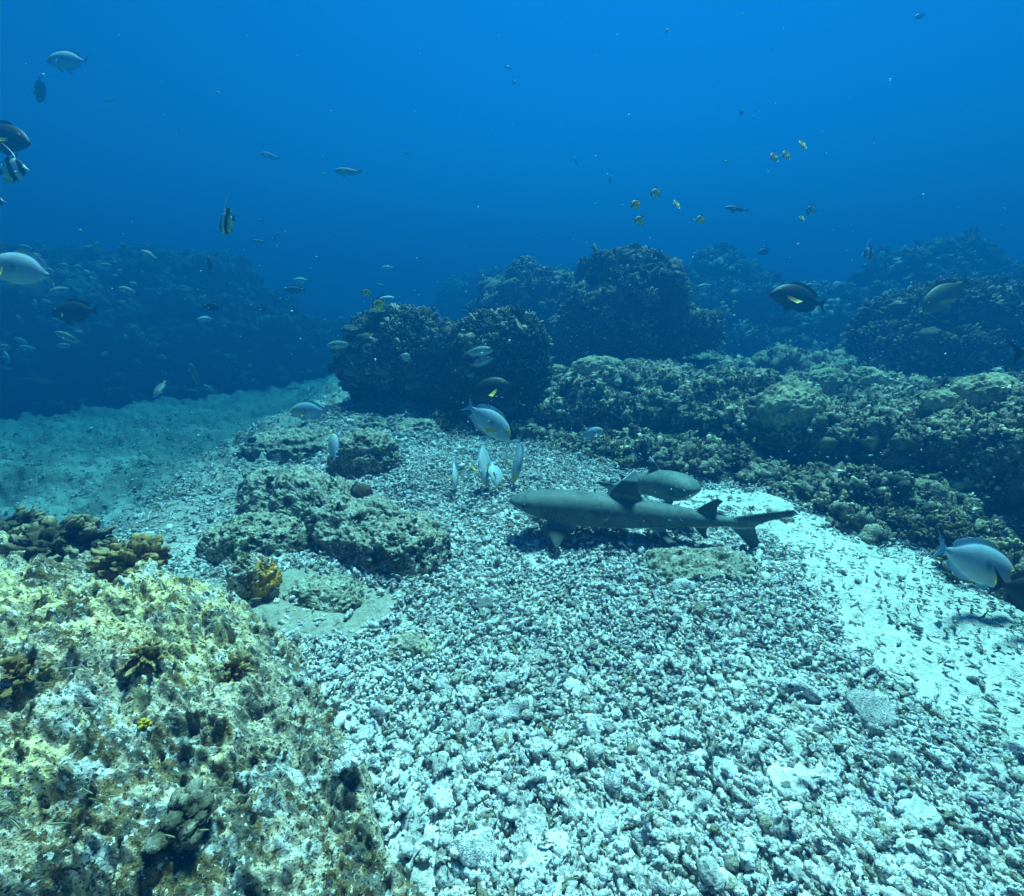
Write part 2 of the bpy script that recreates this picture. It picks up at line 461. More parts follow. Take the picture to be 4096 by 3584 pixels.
rp = np.random.default_rng(11)
GROW = [bush_proto(rp, int(rp.integers(7, 12))) for _ in range(6)] + [knob_proto(rp) for _ in range(5)] + [plate_proto(rp) for _ in range(3)]
TINTS = np.array([[0.12, 0.115, 0.07], [0.19, 0.165, 0.09], [0.07, 0.075, 0.05], [0.30, 0.26, 0.17], [0.50, 0.42, 0.25], [0.05, 0.058, 0.042], [0.20, 0.145, 0.06], [0.58, 0.54, 0.44]])

def growth(owner, Q, F, n, size, seed, kinds=(0.74, 0.225, 0.035), minz=-0.25, tints=TINTS, tp=None, name="coral_growth", facing=True, zmin=None, up=0.5, xmin=None, protos=None):
    r = np.random.default_rng(seed)
    a = np.cross(Q[F[:, 1]] - Q[F[:, 0]], Q[F[:, 2]] - Q[F[:, 0]]); ar = np.linalg.norm(a, axis=1); nn = a / (ar[:, None] + 1e-12)
    cen = (Q[F[:, 0]] + Q[F[:, 1]] + Q[F[:, 2]]) / 3
    w = ar * (nn[:, 2] > minz)
    if facing: w = w * (np.einsum('ij,ij->i', nn, EYE[None] - cen) > -0.25 * np.linalg.norm(EYE - cen, axis=1))
    w = w * (cen[:, 2] > (ground(cen[:, 0], cen[:, 1]) - 0.02 if zmin is None else zmin))
    w = w / (0.3 + np.linalg.norm(EYE - cen, axis=1)) ** 1.6            # more, and smaller, where they show best
    # patchy cover
    w = w * sstep(-0.9, 0.1, fbm(cen * 2.3, 3, seed))
    if xmin is not None: w = w * sstep(xmin, xmin + 0.5, cen[:, 0])
    f = r.choice(len(F), n, p=w / w.sum())
    u = r.uniform(size=(n, 2)); m = u.sum(1) > 1; u[m] = 1 - u[m]
    T = Q[F[f, 0]] + u[:, :1] * (Q[F[f, 1]] - Q[F[f, 0]]) + u[:, 1:] * (Q[F[f, 2]] - Q[F[f, 0]])
    D = nn[f] * (1 - up) + np.array([0, 0, up]) + r.normal(0, 0.15, (n, 3)); D /= np.linalg.norm(D, axis=1, keepdims=True)
    # colonies: neighbours tend to share kind, size and colour
    cn = np.stack([fbm(T * 3.1 + k_ * 7.7, 2, seed + k_) for k_ in range(4)], 1) + r.normal(0, 0.28, (n, 4))
    rank = lambda q: np.argsort(np.argsort(q)) / n
    kind = np.searchsorted(np.cumsum(kinds)[:-1], rank(cn[:, 0]))
    sub_ = rank(cn[:, 3])
    which = np.where(kind == 0, (sub_ * 5.99).astype(int), np.where(kind == 1, 6 + (sub_ * 4.99).astype(int), r.integers(11, 14, n)))
    S = size * np.exp(r.normal(0, 0.3, n) + 0.38 * (rank(cn[:, 2]) * 2 - 1)) * np.where(kind == 2, 1.15, np.where(kind == 1, 0.75, 1.0))
    shuf = np.random.default_rng(seed + 1).permutation(len(tints)); tpo = (np.full(len(tints), 1 / len(tints)) if tp is None else np.array(tp) / np.sum(tp))[shuf]
    ti = tints[shuf[np.searchsorted(np.cumsum(tpo)[:-1], rank(cn[:, 1]))]] * r.uniform(0.7, 1.3, (n, 1))
    V, Fs, C = scatter(protos or GROW, which, align_rot(D, r), T - D * S[:, None] * 0.15, S, ti)
    o = link(name, mk_mesh(name, V - np.array(owner.location)[None], Fs, C), M_CORAL, owner)
    tag(o, kind="stuff")
    return o

# right-hand reef ridge that curves round the rubble bed
ridge_path = [(-1.45, 5.0, -0.15, 0.5, 0.05), (-0.9, 4.45, -0.05, 0.7, 0.16), (-0.2, 3.75, 0, 0.9, 0.17), (0.5, 3.45, 0, 1.1, 0.25), (1.15, 3.15, 0, 1.15, 0.31), (1.68, 2.62, 0, 1.1, 0.35), (2.15, 1.80, 0, 1.15, 0.49), (2.45, 0.8, 0, 1.2, 0.66), (2.7, -0.6, 0, 1.2, 0.7)]
ridge_prof = [(-0.10, -0.25), (-0.05, 0.0), (0.10, 0.12), (0.34, 0.20), (0.46, 0.36), (0.38, 0.58), (0.40, 0.80), (0.56, 0.95), (0.85, 1.0), (1.7, 0.99), (2.5, 0.98), (3.1, 0.7), (3.5, -0.3)]
ridge, rQ, rF = loft("coral_reef", ridge_path, ridge_prof, 620, 330, 101, ((0.15, 1.6, 'f'), (0.07, 4.2, 'b'), (0.04, 11.0, 'b'), (0.02, 27.0, 'b')), base=np.array([0.20, 0.175, 0.11]), light=np.array([0.52, 0.45, 0.28]), dark=np.array([.045,.055,.045]), cs=5.0, wl=0.2, dust_or_sunlit=0.75)
tag(ridge, "long low coral reef ridge with bright crest, curving round the right of the rubble bed", "reef")
growth(ridge, rQ, rF, 15000, 0.025, 201, tints=TINTS * 0.9, kinds=(0.8, 0.19, 0.01), tp=[.15, .15, .10, .17, .22, .06, .06, .09])

rp2 = np.random.default_rng(12)
FINE = [bush_proto(rp2, 5, 4, 3, 0.2) for _ in range(6)] + [knob_proto(rp2, 1) for _ in range(5)] + [plate_proto(rp2) for _ in range(3)]
growth(ridge, rQ, rF, 17000, 0.021, 203, tints=TINTS * 1.5, kinds=(0.7, 0.299, 0.001), tp=[.13, .15, .10, .19, .24, .05, .06, .08], xmin=0.2, protos=FINE, minz=0.3, up=0.4)  # paler growth on upward faces only: sunlit crest put into the tints
# coral boulders in the middle distance
RSURF = [(rQ, rF)]
def reef_blob(label, centre, radii, n, size, seed, cat="coral boulder", name="coral_boulder", **kw):
    o, Q, F = blob(name, centre, radii, seed=seed, **kw)
    tag(o, label, cat)
    growth(o, Q, F, int(n * 1.6), size * 0.72, seed + 400, zmin=-0.9, tints=TINTS * 0.62)
    RSURF.append((Q, F))
    return o
DR = dict(base=np.array([0.075, 0.09, 0.06]), light=np.array([0.24, 0.24, 0.17]), dark=np.array([0.03, 0.045, 0.035]), cs=3.0)
reef_blob("dark rounded coral boulder with shadowed undercut left side, topped by flat corals", (-1.23, 4.90, 0.38), (0.51, 0.5, 0.53), 1500, 0.06, 301, undercut=0.45, **DR)
reef_blob("narrow coral boulder speckled white, squeezed between two bigger boulders", (-0.70, 4.70, 0.38), (0.24, 0.3, 0.44), 700, 0.05, 302, **DR)
reef_blob("dark coral boulder in the centre behind the black surgeonfish", (-0.12, 4.45, 0.40), (0.43, 0.4, 0.50), 1500, 0.05, 303, ex=0.7, **DR)
reef_blob("tallest blocky coral tower with flat top, standing behind the ridge", (1.33, 5.75, 0.58), (0.60, 0.6, 0.80), 3600, 0.062, 304, cat="coral tower", name="coral_tower", ex=0.5, big=0.22, mid=0.14, **DR)
reef_blob("hazy sloping coral mound left of the tall tower", (0.60, 7.4, 0.45), (1.15, 0.8, 0.90), 1500, 0.09, 305, cat="coral mound", name="coral_mound", **DR)
reef_blob("overhanging coral ledge jutting from the right of the tall tower", (1.95, 5.55, 0.70), (0.34, 0.36, 0.22), 400, 0.07, 306, cat="coral ledge", name="coral_ledge", **DR)
reef_blob("broad coral boulder at the right edge in front of the hazy reef", (4.6, 4.85, 0.36), (1.0, 0.75, 0.85), 2000, 0.07, 307, **DR)
reef_blob("faint bluish coral mound far off in the gap between the reefs", (0.4, 13.5, 0.6), (2.3, 1.2, 0.9), 0 + 300, 0.12, 308, cat="coral mound", name="coral_mound", **DR)

FARC = dict(base=np.array([0.065, 0.08, 0.055]), light=np.array([0.18, 0.18, 0.13]), dark=np.array([0.035, 0.05, 0.04]))
back_path = [(1.9, 9.6, -0.2, 0.6, 0.5), (2.6, 8.6, 0, 1.0, 1.5), (3.6, 7.9, 0, 1.1, 1.5), (4.7, 7.4, 0, 1.1, 1.2), (5.8, 7.0, 0, 1.1, 1.32), (7.0, 6.4, 0, 1.1, 1.3), (8.4, 5.4, 0, 1.1, 1.3), (10.0, 4.0, 0, 1.1, 1.6)]
mound_prof = [(-0.10, -0.15), (0, 0.0), (0.16, 0.2), (0.30, 0.42), (0.5, 0.66), (0.85, 0.88), (1.3, 1.0), (1.9, 0.9), (2.6, 0.4), (3.0, -0.3)]
back, bQ, bF = loft("coral_reef", back_path, mound_prof, 420, 220, 111, ((0.35, 0.7, 'f'), (0.20, 1.8, 'b'), (0.07, 5.0, 'b'), (0.03, 13.0, 'b')), cs=1.6, **FARC)
tag(back, "hazy dark blue coral reef slope along the back on the right", "reef")
growth(back, bQ, bF, 7500, 0.06, 211, tints=TINTS * 0.7); RSURF.append((bQ, bF))
left_path = [(-9.4, 3.0, -0.6, 1.1, 2.0), (-8.8, 5.2, -0.6, 1.1, 2.1), (-8.1, 7.0, -0.62, 1.1, 2.3), (-6.8, 8.5, -0.62, 1.1, 2.35), (-5.4, 9.4, -0.62, 1.1, 2.15), (-4.4, 10.2, -0.55, 1.0, 1.6), (-3.9, 11.4, -0.45, 0.9, 0.9), (-3.7, 13.0, -0.4, 0.7, 0.3)]
lreef, lQ, lF = loft("coral_reef", left_path, [(-0.15, -0.12), (0, 0.0), (0.12, 0.22), (0.25, 0.45), (0.55, 0.7), (1.0, 0.9), (1.6, 1.0), (2.3, 0.8), (3.0, -0.2)], 420, 220, 121, ((0.35, 0.6, 'f'), (0.18, 1.8, 'b'), (0.07, 5.0, 'b'), (0.03, 13.0, 'b')), cs=1.6, **FARC)
tag(lreef, "dark hazy reef wall rising behind the fish school on the left", "reef")
growth(lreef, lQ, lF, 6500, 0.05, 221, tints=TINTS * 0.5); RSURF.append((lQ, lF))
# ---------------------------------------------------------------- where a line of sight meets what is built
from mathutils.bvhtree import BVHTree
SURF = []
def add_surf(Q, F): SURF.append(BVHTree.FromPolygons(Q.tolist(), F.tolist()))
for a_, b_ in RSURF: add_surf(a_, b_)

def hit(u, v, lift=0.0):
    """nearest point of the ridge, the rocks or the sea floor seen at (u, v)"""
    d = at(u, v, 1.0) - EYE
    best = None
    for b in SURF:
        p, n, i, t = b.ray_cast(Vector(EYE), Vector(d).normalized())
        if p is not None and (best is None or t < best): best = t
    dn = d / np.linalg.norm(d)
    s = np.arange(0.3, 14, 0.01); P = EYE + s[:, None] * dn
    g = P[:, 2] < ground(P[:, 0], P[:, 1])
    t = s[np.argmax(g)] if g.any() else 14
    if best is None or t < best: best = t
    return EYE + dn * (best - lift)

# ---------------------------------------------------------------- the pitted rock under the camera, lower left
RB = crom(np.array([(-3.4, 2.1), (-2.6, 1.9), (-2.0, 1.74), (-1.55, 1.62), (-1.14, 1.47), (-0.86, 1.32), (-0.62, 1.12), (-0.42, 0.90), (-0.28, 0.74), (-0.17, 0.60), (-0.07, 0.4), (0.0, 0.1), (0.1, -0.9)]), 240)
def rock_d(x, y):
    """distance inside the near rock's outline (negative outside)"""
    yo = RB[::-1, 1]; xo = RB[::-1, 0]
    sgn = np.where(x < np.interp(y, yo, xo), 1.0, -1.0)
    d = np.full(len(x), 9.0)
    for a, b in RB[::2]: d = np.minimum(d, (x - a) ** 2 + (y - b) ** 2)
    return np.sqrt(d) * sgn
px_ = np.concatenate([np.arange(-3.2, -1.7, 0.014), np.arange(-1.7, -1.1, 0.005), np.arange(-1.1, 0.12, 0.0034)]); py_ = np.concatenate([np.arange(-0.8, 0.3, 0.02), np.arange(0.3, 1.2, 0.0034), np.arange(1.2, 2.0, 0.006)])
X, Y = np.meshgrid(px_, py_, indexing='ij'); X = X.ravel(); Y = Y.ravel()
q3 = P3(X, Y, 1.0)
d = rock_d(X, Y) + 0.09 * fbm(q3 * 4.5, 4, 61)
g0 = ground(X, Y)
e_ = sstep(-0.45, -1.15, X)
top = 0.02 + 0.18 * e_ + (0.10 - 0.05 * e_) * sstep(0.0, 0.6, d) + 0.045 * sstep(-0.1, 0.3, fbm(q3 * 3.1, 3, 60)) * sstep(0.05, 0.2, d) + 0.05 * fbm(q3 * 2.6, 2, 62) + 0.035 * billow(q3 * 7, 2, 63) + 0.020 * fbm(q3 * 19, 3, 64, 0.6) + 0.010 * billow(q3 * 42, 2, 65) + 0.006 * fbm(q3 * 85, 2, 69)
w, wid = worley(q3 * 17 + 0.25 * np.stack([fbm(q3 * 20, 2, 66)] * 3, 1), 67)
holes = sstep(0.40, 0.16, w) * (wid > 0.6)
w2, wid2 = worley(q3 * 46, 68)
holes2 = sstep(0.46, 0.24, w2) * (wid2 > 0.22)
top = top - 0.030 * holes - 0.013 * holes2 - 0.30 * sstep(0.13, 0.03, np.hypot(X + 0.74, Y - 0.42))
Z = g0 - 0.10 + (top + 0.10) * sstep(-0.05, 0.07, d)
Q = np.stack([X, Y, Z], 1)
F = gridfaces(len(px_), len(py_))
a = fbm(q3 * 5.0, 4, 71, 0.6); b = 0.35 * fbm(q3 * 4.2 + 5, 3, 72, 0.6) + 0.7 * fbm(q3 * 15 + 1, 4, 74, 0.65); e = 0.4 * fbm(q3 * 6 + 2, 3, 73, 0.6) + 0.7 * fbm(q3 * 22, 3, 75, 0.65); k_ = fbm(q3 * 34, 3, 76, 0.7)
c = np.repeat(np.array([0.62, 0.52, 0.36])[None], len(Q), 0)
yel = (sstep(-0.45, 0.2, a) * sstep(-0.30, -0.70, X + 0.25 * Y))[:, None]
c = c + (np.array([0.94, 0.76, 0.37]) - c) * yel
c = c + (np.array([0.20, 0.14, 0.05]) - c) * (sstep(0.22, 0.48, b) * 0.9)[:, None]
c = c + (np.array([0.80, 0.80, 0.74]) - c) * (sstep(0.35, 0.6, e) * 0.85)[:, None]
c = c + (np.array([0.10, 0.13, 0.11]) - c) * (sstep(0.2, 0.6, k_) * 0.7)[:, None]
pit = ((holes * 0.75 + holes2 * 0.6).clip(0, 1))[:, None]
c = c + (np.array([0.06, 0.085, 0.08]) - c) * pit                     # darker colour inside the pits
keep = sstep(-0.05, 0.07, d) > 0.0
F = F[keep[F].any(1)]
used = np.zeros(len(Q), bool); used[F.ravel()] = True; mp = np.cumsum(used) - 1
Q = Q[used]; c = c[used]; F = mp[F]
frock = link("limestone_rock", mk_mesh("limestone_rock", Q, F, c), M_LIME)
tag(frock, "big pitted yellow and brown rock filling the lower left corner", "rock")
add_surf(Q, np.concatenate([F[:, [0, 1, 2]], F[:, [0, 2, 3]]]))

# ---------------------------------------------------------------- rocks on the slope
def rock(label, centre, radii, seed, cat="rock", name="limestone_rock", surf=True, **kw):
    kw.setdefault('base', np.array([0.33, 0.31, 0.22])); kw.setdefault('light', np.array([0.58, 0.55, 0.42])); kw.setdefault('dark', np.array([0.07, 0.08, 0.055]))
    kw.setdefault('mat', M_PALE); kw.setdefault('cs', 14.0); kw.setdefault('pit', 0.11); kw.setdefault('fine', 0.028); kw.setdefault('wl', 0.22); kw.setdefault('dust_or_sunlit', 0.75)
    o, Q, F = blob(name, centre, radii, seed=seed, **kw)
    tag(o, label, cat)
    if surf: add_surf(Q, F)
    return o, Q, F
rock("long dark rock with white patches slanting across the middle left", (-1.00, 2.26, -0.01), (0.74, 0.21, 0.19), 401, ex=0.8, rz=R_(-35), big=0.06, mid=0.07)
rock("knobbly dark rock at the lower end of the long slanting rock", (-0.54, 1.95, 0.0), (0.25, 0.16, 0.15), 402, ex=0.75, rz=R_(-25), big=0.16, mid=0.09)
rock("round yellow-topped rock left of the long slanting rock", (-1.24, 2.00, -0.01), (0.25, 0.16, 0.14), 403, ex=0.85, rz=R_(-10), big=0.10, base=np.array([0.34, 0.32, 0.2]), light=np.array([0.72, 0.66, 0.38]))
rock("small dark brown rock standing behind the long slanting rock", (-0.97, 2.95, 0.08), (0.20, 0.15, 0.18), 404, sub=6, ex=0.7, mid=0.12, base=np.array([0.28, 0.25, 0.16]))
rock("low brownish lump in the silt beside the orange-crusted rock", (-0.76, 1.60, -0.01), (0.16, 0.12, 0.085), 406, sub=6, base=np.array([0.36, 0.34, 0.24]))
rock("flat brown turf-covered rock in front of the big shark", (0.84, 1.80, -0.035), (0.26, 0.15, 0.075), 407, sub=6, pit=0.03, base=np.array([0.26, 0.24, 0.15]), light=np.array([0.4, 0.38, 0.26]))
rock("dark weedy rock low on the sand behind the blue fish", (-1.72, 3.45, -0.06), (0.34, 0.24, 0.17), 408, sub=6, base=np.array([0.22, 0.21, 0.14]))
rock("low silted rock at the far left end of the rubble bed", (-1.35, 4.05, -0.08), (0.30, 0.2, 0.15), 409, sub=6, base=np.array([0.28, 0.26, 0.17]))
rock("low silted rock at the foot of the coral ridge", (-0.80, 3.92, -0.05), (0.26, 0.16, 0.13), 410, sub=6, base=np.array([0.28, 0.26, 0.17]))
rock("small brown rock half buried in the near rubble", (-0.36, 1.32, -0.02), (0.085, 0.06, 0.055), 411, sub=5, base=np.array([0.45, 0.38, 0.2]))
# rock crusted orange on one side
p = hit(500, 1200)
o, oQ, oF = blob("encrusted_rock", (p[0], p[1] + 0.04, p[2] + 0.05), (0.078, 0.07, 0.105), sub=6, seed=405, ex=0.8, big=0.14, mid=0.12, fine=0.03, pit=0.12, base=np.array([0.42, 0.40, 0.30]), light=WHITE, dark=np.array([0.12, 0.08, 0.03]), mat=M_LIME, cs=22)
ca = o.data.color_attributes["col"]; cc = np.empty(len(oQ) * 4, np.float32); ca.data.foreach_get("color", cc); cc = cc.reshape(-1, 4)
sp = (sstep(-0.1, 0.25, fbm(oQ * 14, 3, 91)) * sstep(0.0, 0.05, oQ[:, 0] - p[0] - 0.01))[:, None]
cc[:, :3] += (ORANGE - cc[:, :3]) * sp
ca.data.foreach_set("color", cc.ravel())
tag(o, "small upright rock crusted with orange sponge and white coralline growth", "rock")
# sponge on the long rock
p = hit(722, 985)
th = np.linspace(0, 2 * np.pi, 40, endpoint=False)
rows = [(0.055, -0.05), (0.068, 0.0), (0.072, 0.035), (0.066, 0.07), (0.05, 0.088), (0.034, 0.082), (0.026, 0.06), (0.018, 0.02), (0.004, 0.0)]
V = np.array([[r * math.cos(t), r * math.sin(t), z] for r, z in rows for t in th])
V += 0.02 * np.stack([fbm(V * 30, 3, 95), fbm(V * 30, 3, 96), fbm(V * 30, 3, 97)], 1)
o = link("barrel_sponge", mk_mesh("barrel_sponge", V @ np.array([[1, 0, 0], [0, .9, -.4], [0, .4, .9]]), gridfaces(len(rows), 40, cv=True), np.repeat(np.array([[0.13, 0.09, 0.05]]), len(V), 0)), M_CORAL, loc=(p[0], p[1], p[2] - 0.03))
o.scale = (0.75, 0.75, 0.75)
tag(o, "small dark brown open-topped sponge on the long slanting rock", "sponge")

# ---------------------------------------------------------------- corals
def finger_coral(label, u, v, rad, seed, n=34, tint=(0.26, 0.17, 0.06), tip=(0.62, 0.52, 0.26), fat=0.2, cat="coral", name="cauliflower_coral", sink=0.25, p=None, up=0.0):
    r = np.random.default_rng(seed)
    p = hit(u, v) if p is None else p
    parts = []
    for k in range(n):
        z = 1 - (k + 0.5) / n * 1.05; a = k * 2.39996 + r.normal(0, 0.2)
        dr = np.array([math.sqrt(max(0, 1 - z * z)) * math.cos(a), math.sqrt(max(0, 1 - z * z)) * math.sin(a), z])
        dr = dr + np.array([0, 0, up]); dr /= np.linalg.norm(dr)
        L = r.uniform(0.72, 1.15); t = np.linspace(0.15, 1, 13)
        pts = dr[None] * (t * L)[:, None] + r.normal(0, 0.08, 3)[None] * (t ** 2)[:, None]
        rd = fat * np.interp(t, [0.15, .3, .45, .6, .75, .87, .95, 1.0], [0.6, 0.75, 0.9, 1.0, 1.05, 1.0, 0.82, 0.55]) * r.uniform(0.8, 1.2)
        V, F = tube(pts, rd, 14)
        fl = r.normal(size=3); fl /= np.linalg.norm(fl)                   # slightly flattened fingers
        cen = V.mean(0); V = V - np.outer((V - cen) @ fl, fl) * r.uniform(0.1, 0.5)
        V = V + vnormals(V, F) * (0.05 * billow(V * 12 + seed, 3, seed, 0.75) * min(1, fat / .16))[:, None]
        tt = sstep(0.8, 1.15, np.linalg.norm(V, axis=1))[:, None]
        parts.append((V, F, np.array(tint)[None] * (1 - tt) + np.array(tip)[None] * tt))
    V, F, C = merge(parts)
    V = V * rad * np.array([1, 1, 0.8])
    o = link(name, mk_mesh(name, V, F, C), M_CORAL, loc=(p[0], p[1], p[2] - rad * sink))
    o.rotation_euler = (0, 0, r.uniform(0, 6))
    return tag(o, label, cat)
finger_coral("brown cauliflower coral with dense rounded branches at the rock's back edge", 262, 1118, 0.125, 501, 85, tip=(0.46, 0.33, 0.14), fat=0.15)
finger_coral("dark cauliflower coral with pale tips, left of the dense brown one", 120, 1090, 0.18, 502, 75, tint=(0.09, 0.075, 0.04), tip=(0.50, 0.42, 0.24), fat=0.15)
finger_coral("dark cauliflower coral cut by the left edge beside the pale-tipped one", 12, 1062, 0.16, 503, 65, tint=(0.10, 0.085, 0.045), tip=(0.46, 0.38, 0.2), fat=0.155)
finger_coral("cluster of yellow-brown fingers at the left edge of the near rock", 35, 1345, 0.075, 504, 44, tip=(0.55, 0.44, 0.18), fat=0.15)
finger_coral("small brown branching coral in the middle of the near rock", 285, 1312, 0.055, 505, 46, fat=0.14)
finger_coral("small olive branching coral near the right edge of the near rock", 462, 1335, 0.055, 506, 46, fat=0.14, tip=(0.5, 0.42, 0.18))
finger_coral("coral with stout dark upright fingers in the lower left foreground", 375, 1650, 0.072, 507, 22, tint=(0.09, 0.08, 0.05), tip=(0.34, 0.33, 0.24), fat=0.23, sink=0.1, up=0.5)
finger_coral("tiny bright yellow coral knob on the near rock", 287, 1446, 0.018, 508, 12, tint=(0.6, 0.42, 0.03), tip=(0.75, 0.6, 0.06), fat=0.35)
finger_coral("small pale branching coral on the sand right of the second shark", 1500, 1022, 0.06, 509, 30, tint=(0.42, 0.40, 0.3), tip=(0.66, 0.64, 0.5), fat=0.14, name="branching_coral")
finger_coral("pale lumpy coral rock on the sand at the reef foot, nearest the second shark's snout", 1560, 1035, 0.075, 510, 18, tint=(0.42, 0.40, 0.32), tip=(0.6, 0.58, 0.46), fat=0.3, name="branching_coral")
finger_coral("lone dark branching coral on the bright sand near the right edge", 1795, 1180 + 70, 0.045, 511, 30, tint=(0.16, 0.15, 0.09), tip=(0.42, 0.40, 0.2), fat=0.14, name="branching_coral")
finger_coral("brown branching coral on the pale sand beside the reef foot", 1535, 1170, 0.05, 512, 26, tint=(0.3, 0.28, 0.18), tip=(0.6, 0.56, 0.36), fat=0.16, name="branching_coral")

def dome(label, u, v, rpx, seed, hz=0.7, wx=1.0, tint=(0.40, 0.37, 0.22)):
    p = hit(u, v); z = float((p - EYE) @ CF); rad = rpx * z / FPX
    t = np.array(tint)
    o, Q, F = blob("dome_coral", (p[0], p[1] + rad * 0.25, p[2] - rad * 0.15), (rad * wx, rad, rad * hz), sub=6, seed=seed, ex=0.9, big=0.08, mid=0.10, fine=0.02, base=t, light=t * 1.35, dark=t * 0.6, mat=M_CORAL, cs=14, wd=0.2)
    tag(o, label, "coral")
dome("big pale dome coral on the face of the ridge at right", 1588, 815, 58, 601, 0.8)
dome("wide flat pale coral on the ridge crest below the tall tower", 1195, 732, 30, 602, 0.6, 1.7)
dome("small round coral left of the wide flat pale coral", 1113, 742, 20, 603)
dome("rounded coral on the ridge crest, left of a similar one", 1662, 765, 34, 604, 0.8)
dome("rounded coral on the ridge crest, right of a similar one", 1738, 765, 34, 605, 0.9)
dome("dome coral on the crest at the right edge", 1990, 782, 48, 606, 0.7)
dome("small dome coral beside the one at the right edge", 1888, 800, 28, 607, 0.7)
for k, (lab, x, y, z, r) in enumerate([("flat table coral crowning the undercut boulder", -1.20, 4.80, 0.95, 0.21), ("flat table coral jutting from the right of the undercut boulder's top", -0.90, 4.75, 0.84, 0.19), ("flat table coral low on the left of the undercut boulder's top", -1.50, 4.72, 0.80, 0.17),
                                       ("small round coral head standing on top of the tall tower", 1.28, 5.6, 1.50, 0.13), ("bushy coral head on the left shoulder of the tall tower", 0.98, 5.5, 1.42, 0.16)]):
    r_ = np.random.default_rng(700 + k)
    V, F, C = plate_proto(r_, 36) if k < 3 else bush_proto(r_, 40, 6, 5, 0.12)
    V = V * r + 0.02 * np.stack([fbm(V * 6, 2, 71 + k), fbm(V * 6, 2, 81 + k), fbm(V * 6, 2, 91 + k)], 1)
    o = link("table_coral" if k < 3 else "bushy_coral", mk_mesh("table_coral", V, F, C * np.array([0.07, 0.085, 0.055])), M_CORAL, loc=(x, y, z))
    tag(o, lab, "coral")

# ---------------------------------------------------------------- coral rubble
def frag_proto(r, kind, ns, k):
    s = int(r.integers(10000))
    if kind == 'lump':
        V, F = ico(3 if ns > 6 else 1)
        V = V * np.array([1, r.uniform(0.6, 0.9), r.uniform(0.45, 0.75)]) * 0.36
    elif kind == 'chip':
        V, F = ico(3 if ns > 6 else 1); e = r.uniform(0.45, 0.65)
        V = np.sign(V) * np.abs(V) ** e * np.array([0.45, r.uniform(0.28, 0.42), r.uniform(0.10, 0.2)])
    else:
        t = np.linspace(-0.5, 0.5, k); bend = r.uniform(-0.25, 0.25)
        pts = np.stack([t, bend * (t ** 2) * 2, 0.1 * np.sin(t * 4 + s)], 1)
        V, F = tube(pts, r.uniform(0.11, 0.20) * (1 + 0.35 * r.normal(size=k)).clip(0.7, 1.4), ns)
        if kind == 'fork':
            a = r.uniform(0.5, 1.1) * r.choice([-1, 1]); t = np.linspace(0, r.uniform(0.35, 0.6), max(3, k - 2))
            V2, F2 = tube(np.stack([t * math.cos(a), t * math.sin(a), t * 0.2], 1), 0.14 * (1.1 - 0.3 * t / t[-1]), ns)
            V, F, _ = merge([(V, F, np.ones(3)), (V2, F2, np.ones(3))]); F = F[0]
    V = V + vnormals(V, F) * (0.09 * fbm(V * 3.5 + s, 2, s) + 0.075 * billow(V * 8 + s, 2, s + 1))[:, None]
    return V, F, np.ones_like(V)
rf = np.random.default_rng(23)
KINDS = ['finger'] * 9 + ['fork'] * 8 + ['lump'] * 3 + ['chip'] * 1
HI = [frag_proto(rf, k, 12, 13) for k in KINDS]; MID = [frag_proto(rf, k, 7, 8) for k in KINDS]; LO = [frag_proto(rf, k, 5, 5) for k in KINDS]
rdg = crom(np.array(ridge_path)[:, :2], 300)
def rubble_density(x, y):
    d = rock_d(x, y)
    w = sstep(0.09, -0.03, d + 0.05 * fbm(P3(x, y, 7.0), 2, 82))
    i = np.argmin((rdg[:, 0][None] - x[:, None]) ** 2 + (rdg[:, 1][None] - y[:, None]) ** 2, 1)
    tg = np.gradient(rdg, axis=0); nb = np.stack([-tg[:, 1], tg[:, 0]], 1); nb /= np.linalg.norm(nb, axis=1, keepdims=True)
    dr = ((np.stack([x, y], 1) - rdg[i]) * nb[i]).sum(1)
    w = w * sstep(0.10, -0.05, dr)
    w = w * (1 - 0.88 * sstep(-0.95, -1.5, x + 0.22 * (y - 1.5)))                                     # left slope: scattered only
    w = w * (1 - 0.93 * sstep(1.0, 0.65, np.hypot((x + 0.83) / 0.52, (y - 1.53) / 0.28)))           # bare silt
    n = 0.5 * fbm(P3(x, y, 3.0), 2, 81)
    w = w * (1 - 0.92 * sstep(1.15, 0.7, np.hypot((x - 1.22) / 0.34, (y - 2.55) / 0.16) + n))        # bright sand pockets
    w = w * (1 - 0.80 * sstep(1.3, 0.65, np.hypot((x - 1.56 + 0.10 * (y - 1.7)) / 0.33, (y - 1.62) / 0.85) + 0.8 * n))
    w = w * sstep(5.0, 3.9, y)
    return w
n0 = 140000
x = rf.uniform(-3.0, 2.4, n0); y = rf.uniform(0.3, 4.8, n0)
inview = (np.abs(x) < 1.35 * (y * 0.945 + 0.42) + 0.15)
kp = (rf.uniform(size=n0) < rubble_density(x, y)) & inview
x, y = x[kp], y[kp]; n = len(x)
x = np.concatenate([x, rf.uniform(-7, -1.2, 9000)]); y = np.concatenate([y, rf.uniform(1.7, 7.2, 9000)]); n_near = n; n = len(x)
L = 0.028 * np.exp(rf.normal(0, 0.5, n)) * np.where(rf.uniform(size=n) < 0.06, 1.7, 1.0); L = np.where(L > 0.03, 0.03 + 0.4 * (L - 0.03), L); L = L * (1 + 0.3 * sstep(1.3, 0.7, y)) * (1 - 0.35 * sstep(1.3, 0.8, np.hypot((x - 1.56 + 0.10 * (y - 1.7)) / 0.36, (y - 1.62) / 0.9)))
kind = rf.integers(0, len(KINDS), n)
M = rand_rot(n, 0.45, rf)
z = ground(x, y) + np.abs(rf.normal(0, 0.013, n)) + L * 0.06
T = np.stack([x, y, z], 1)
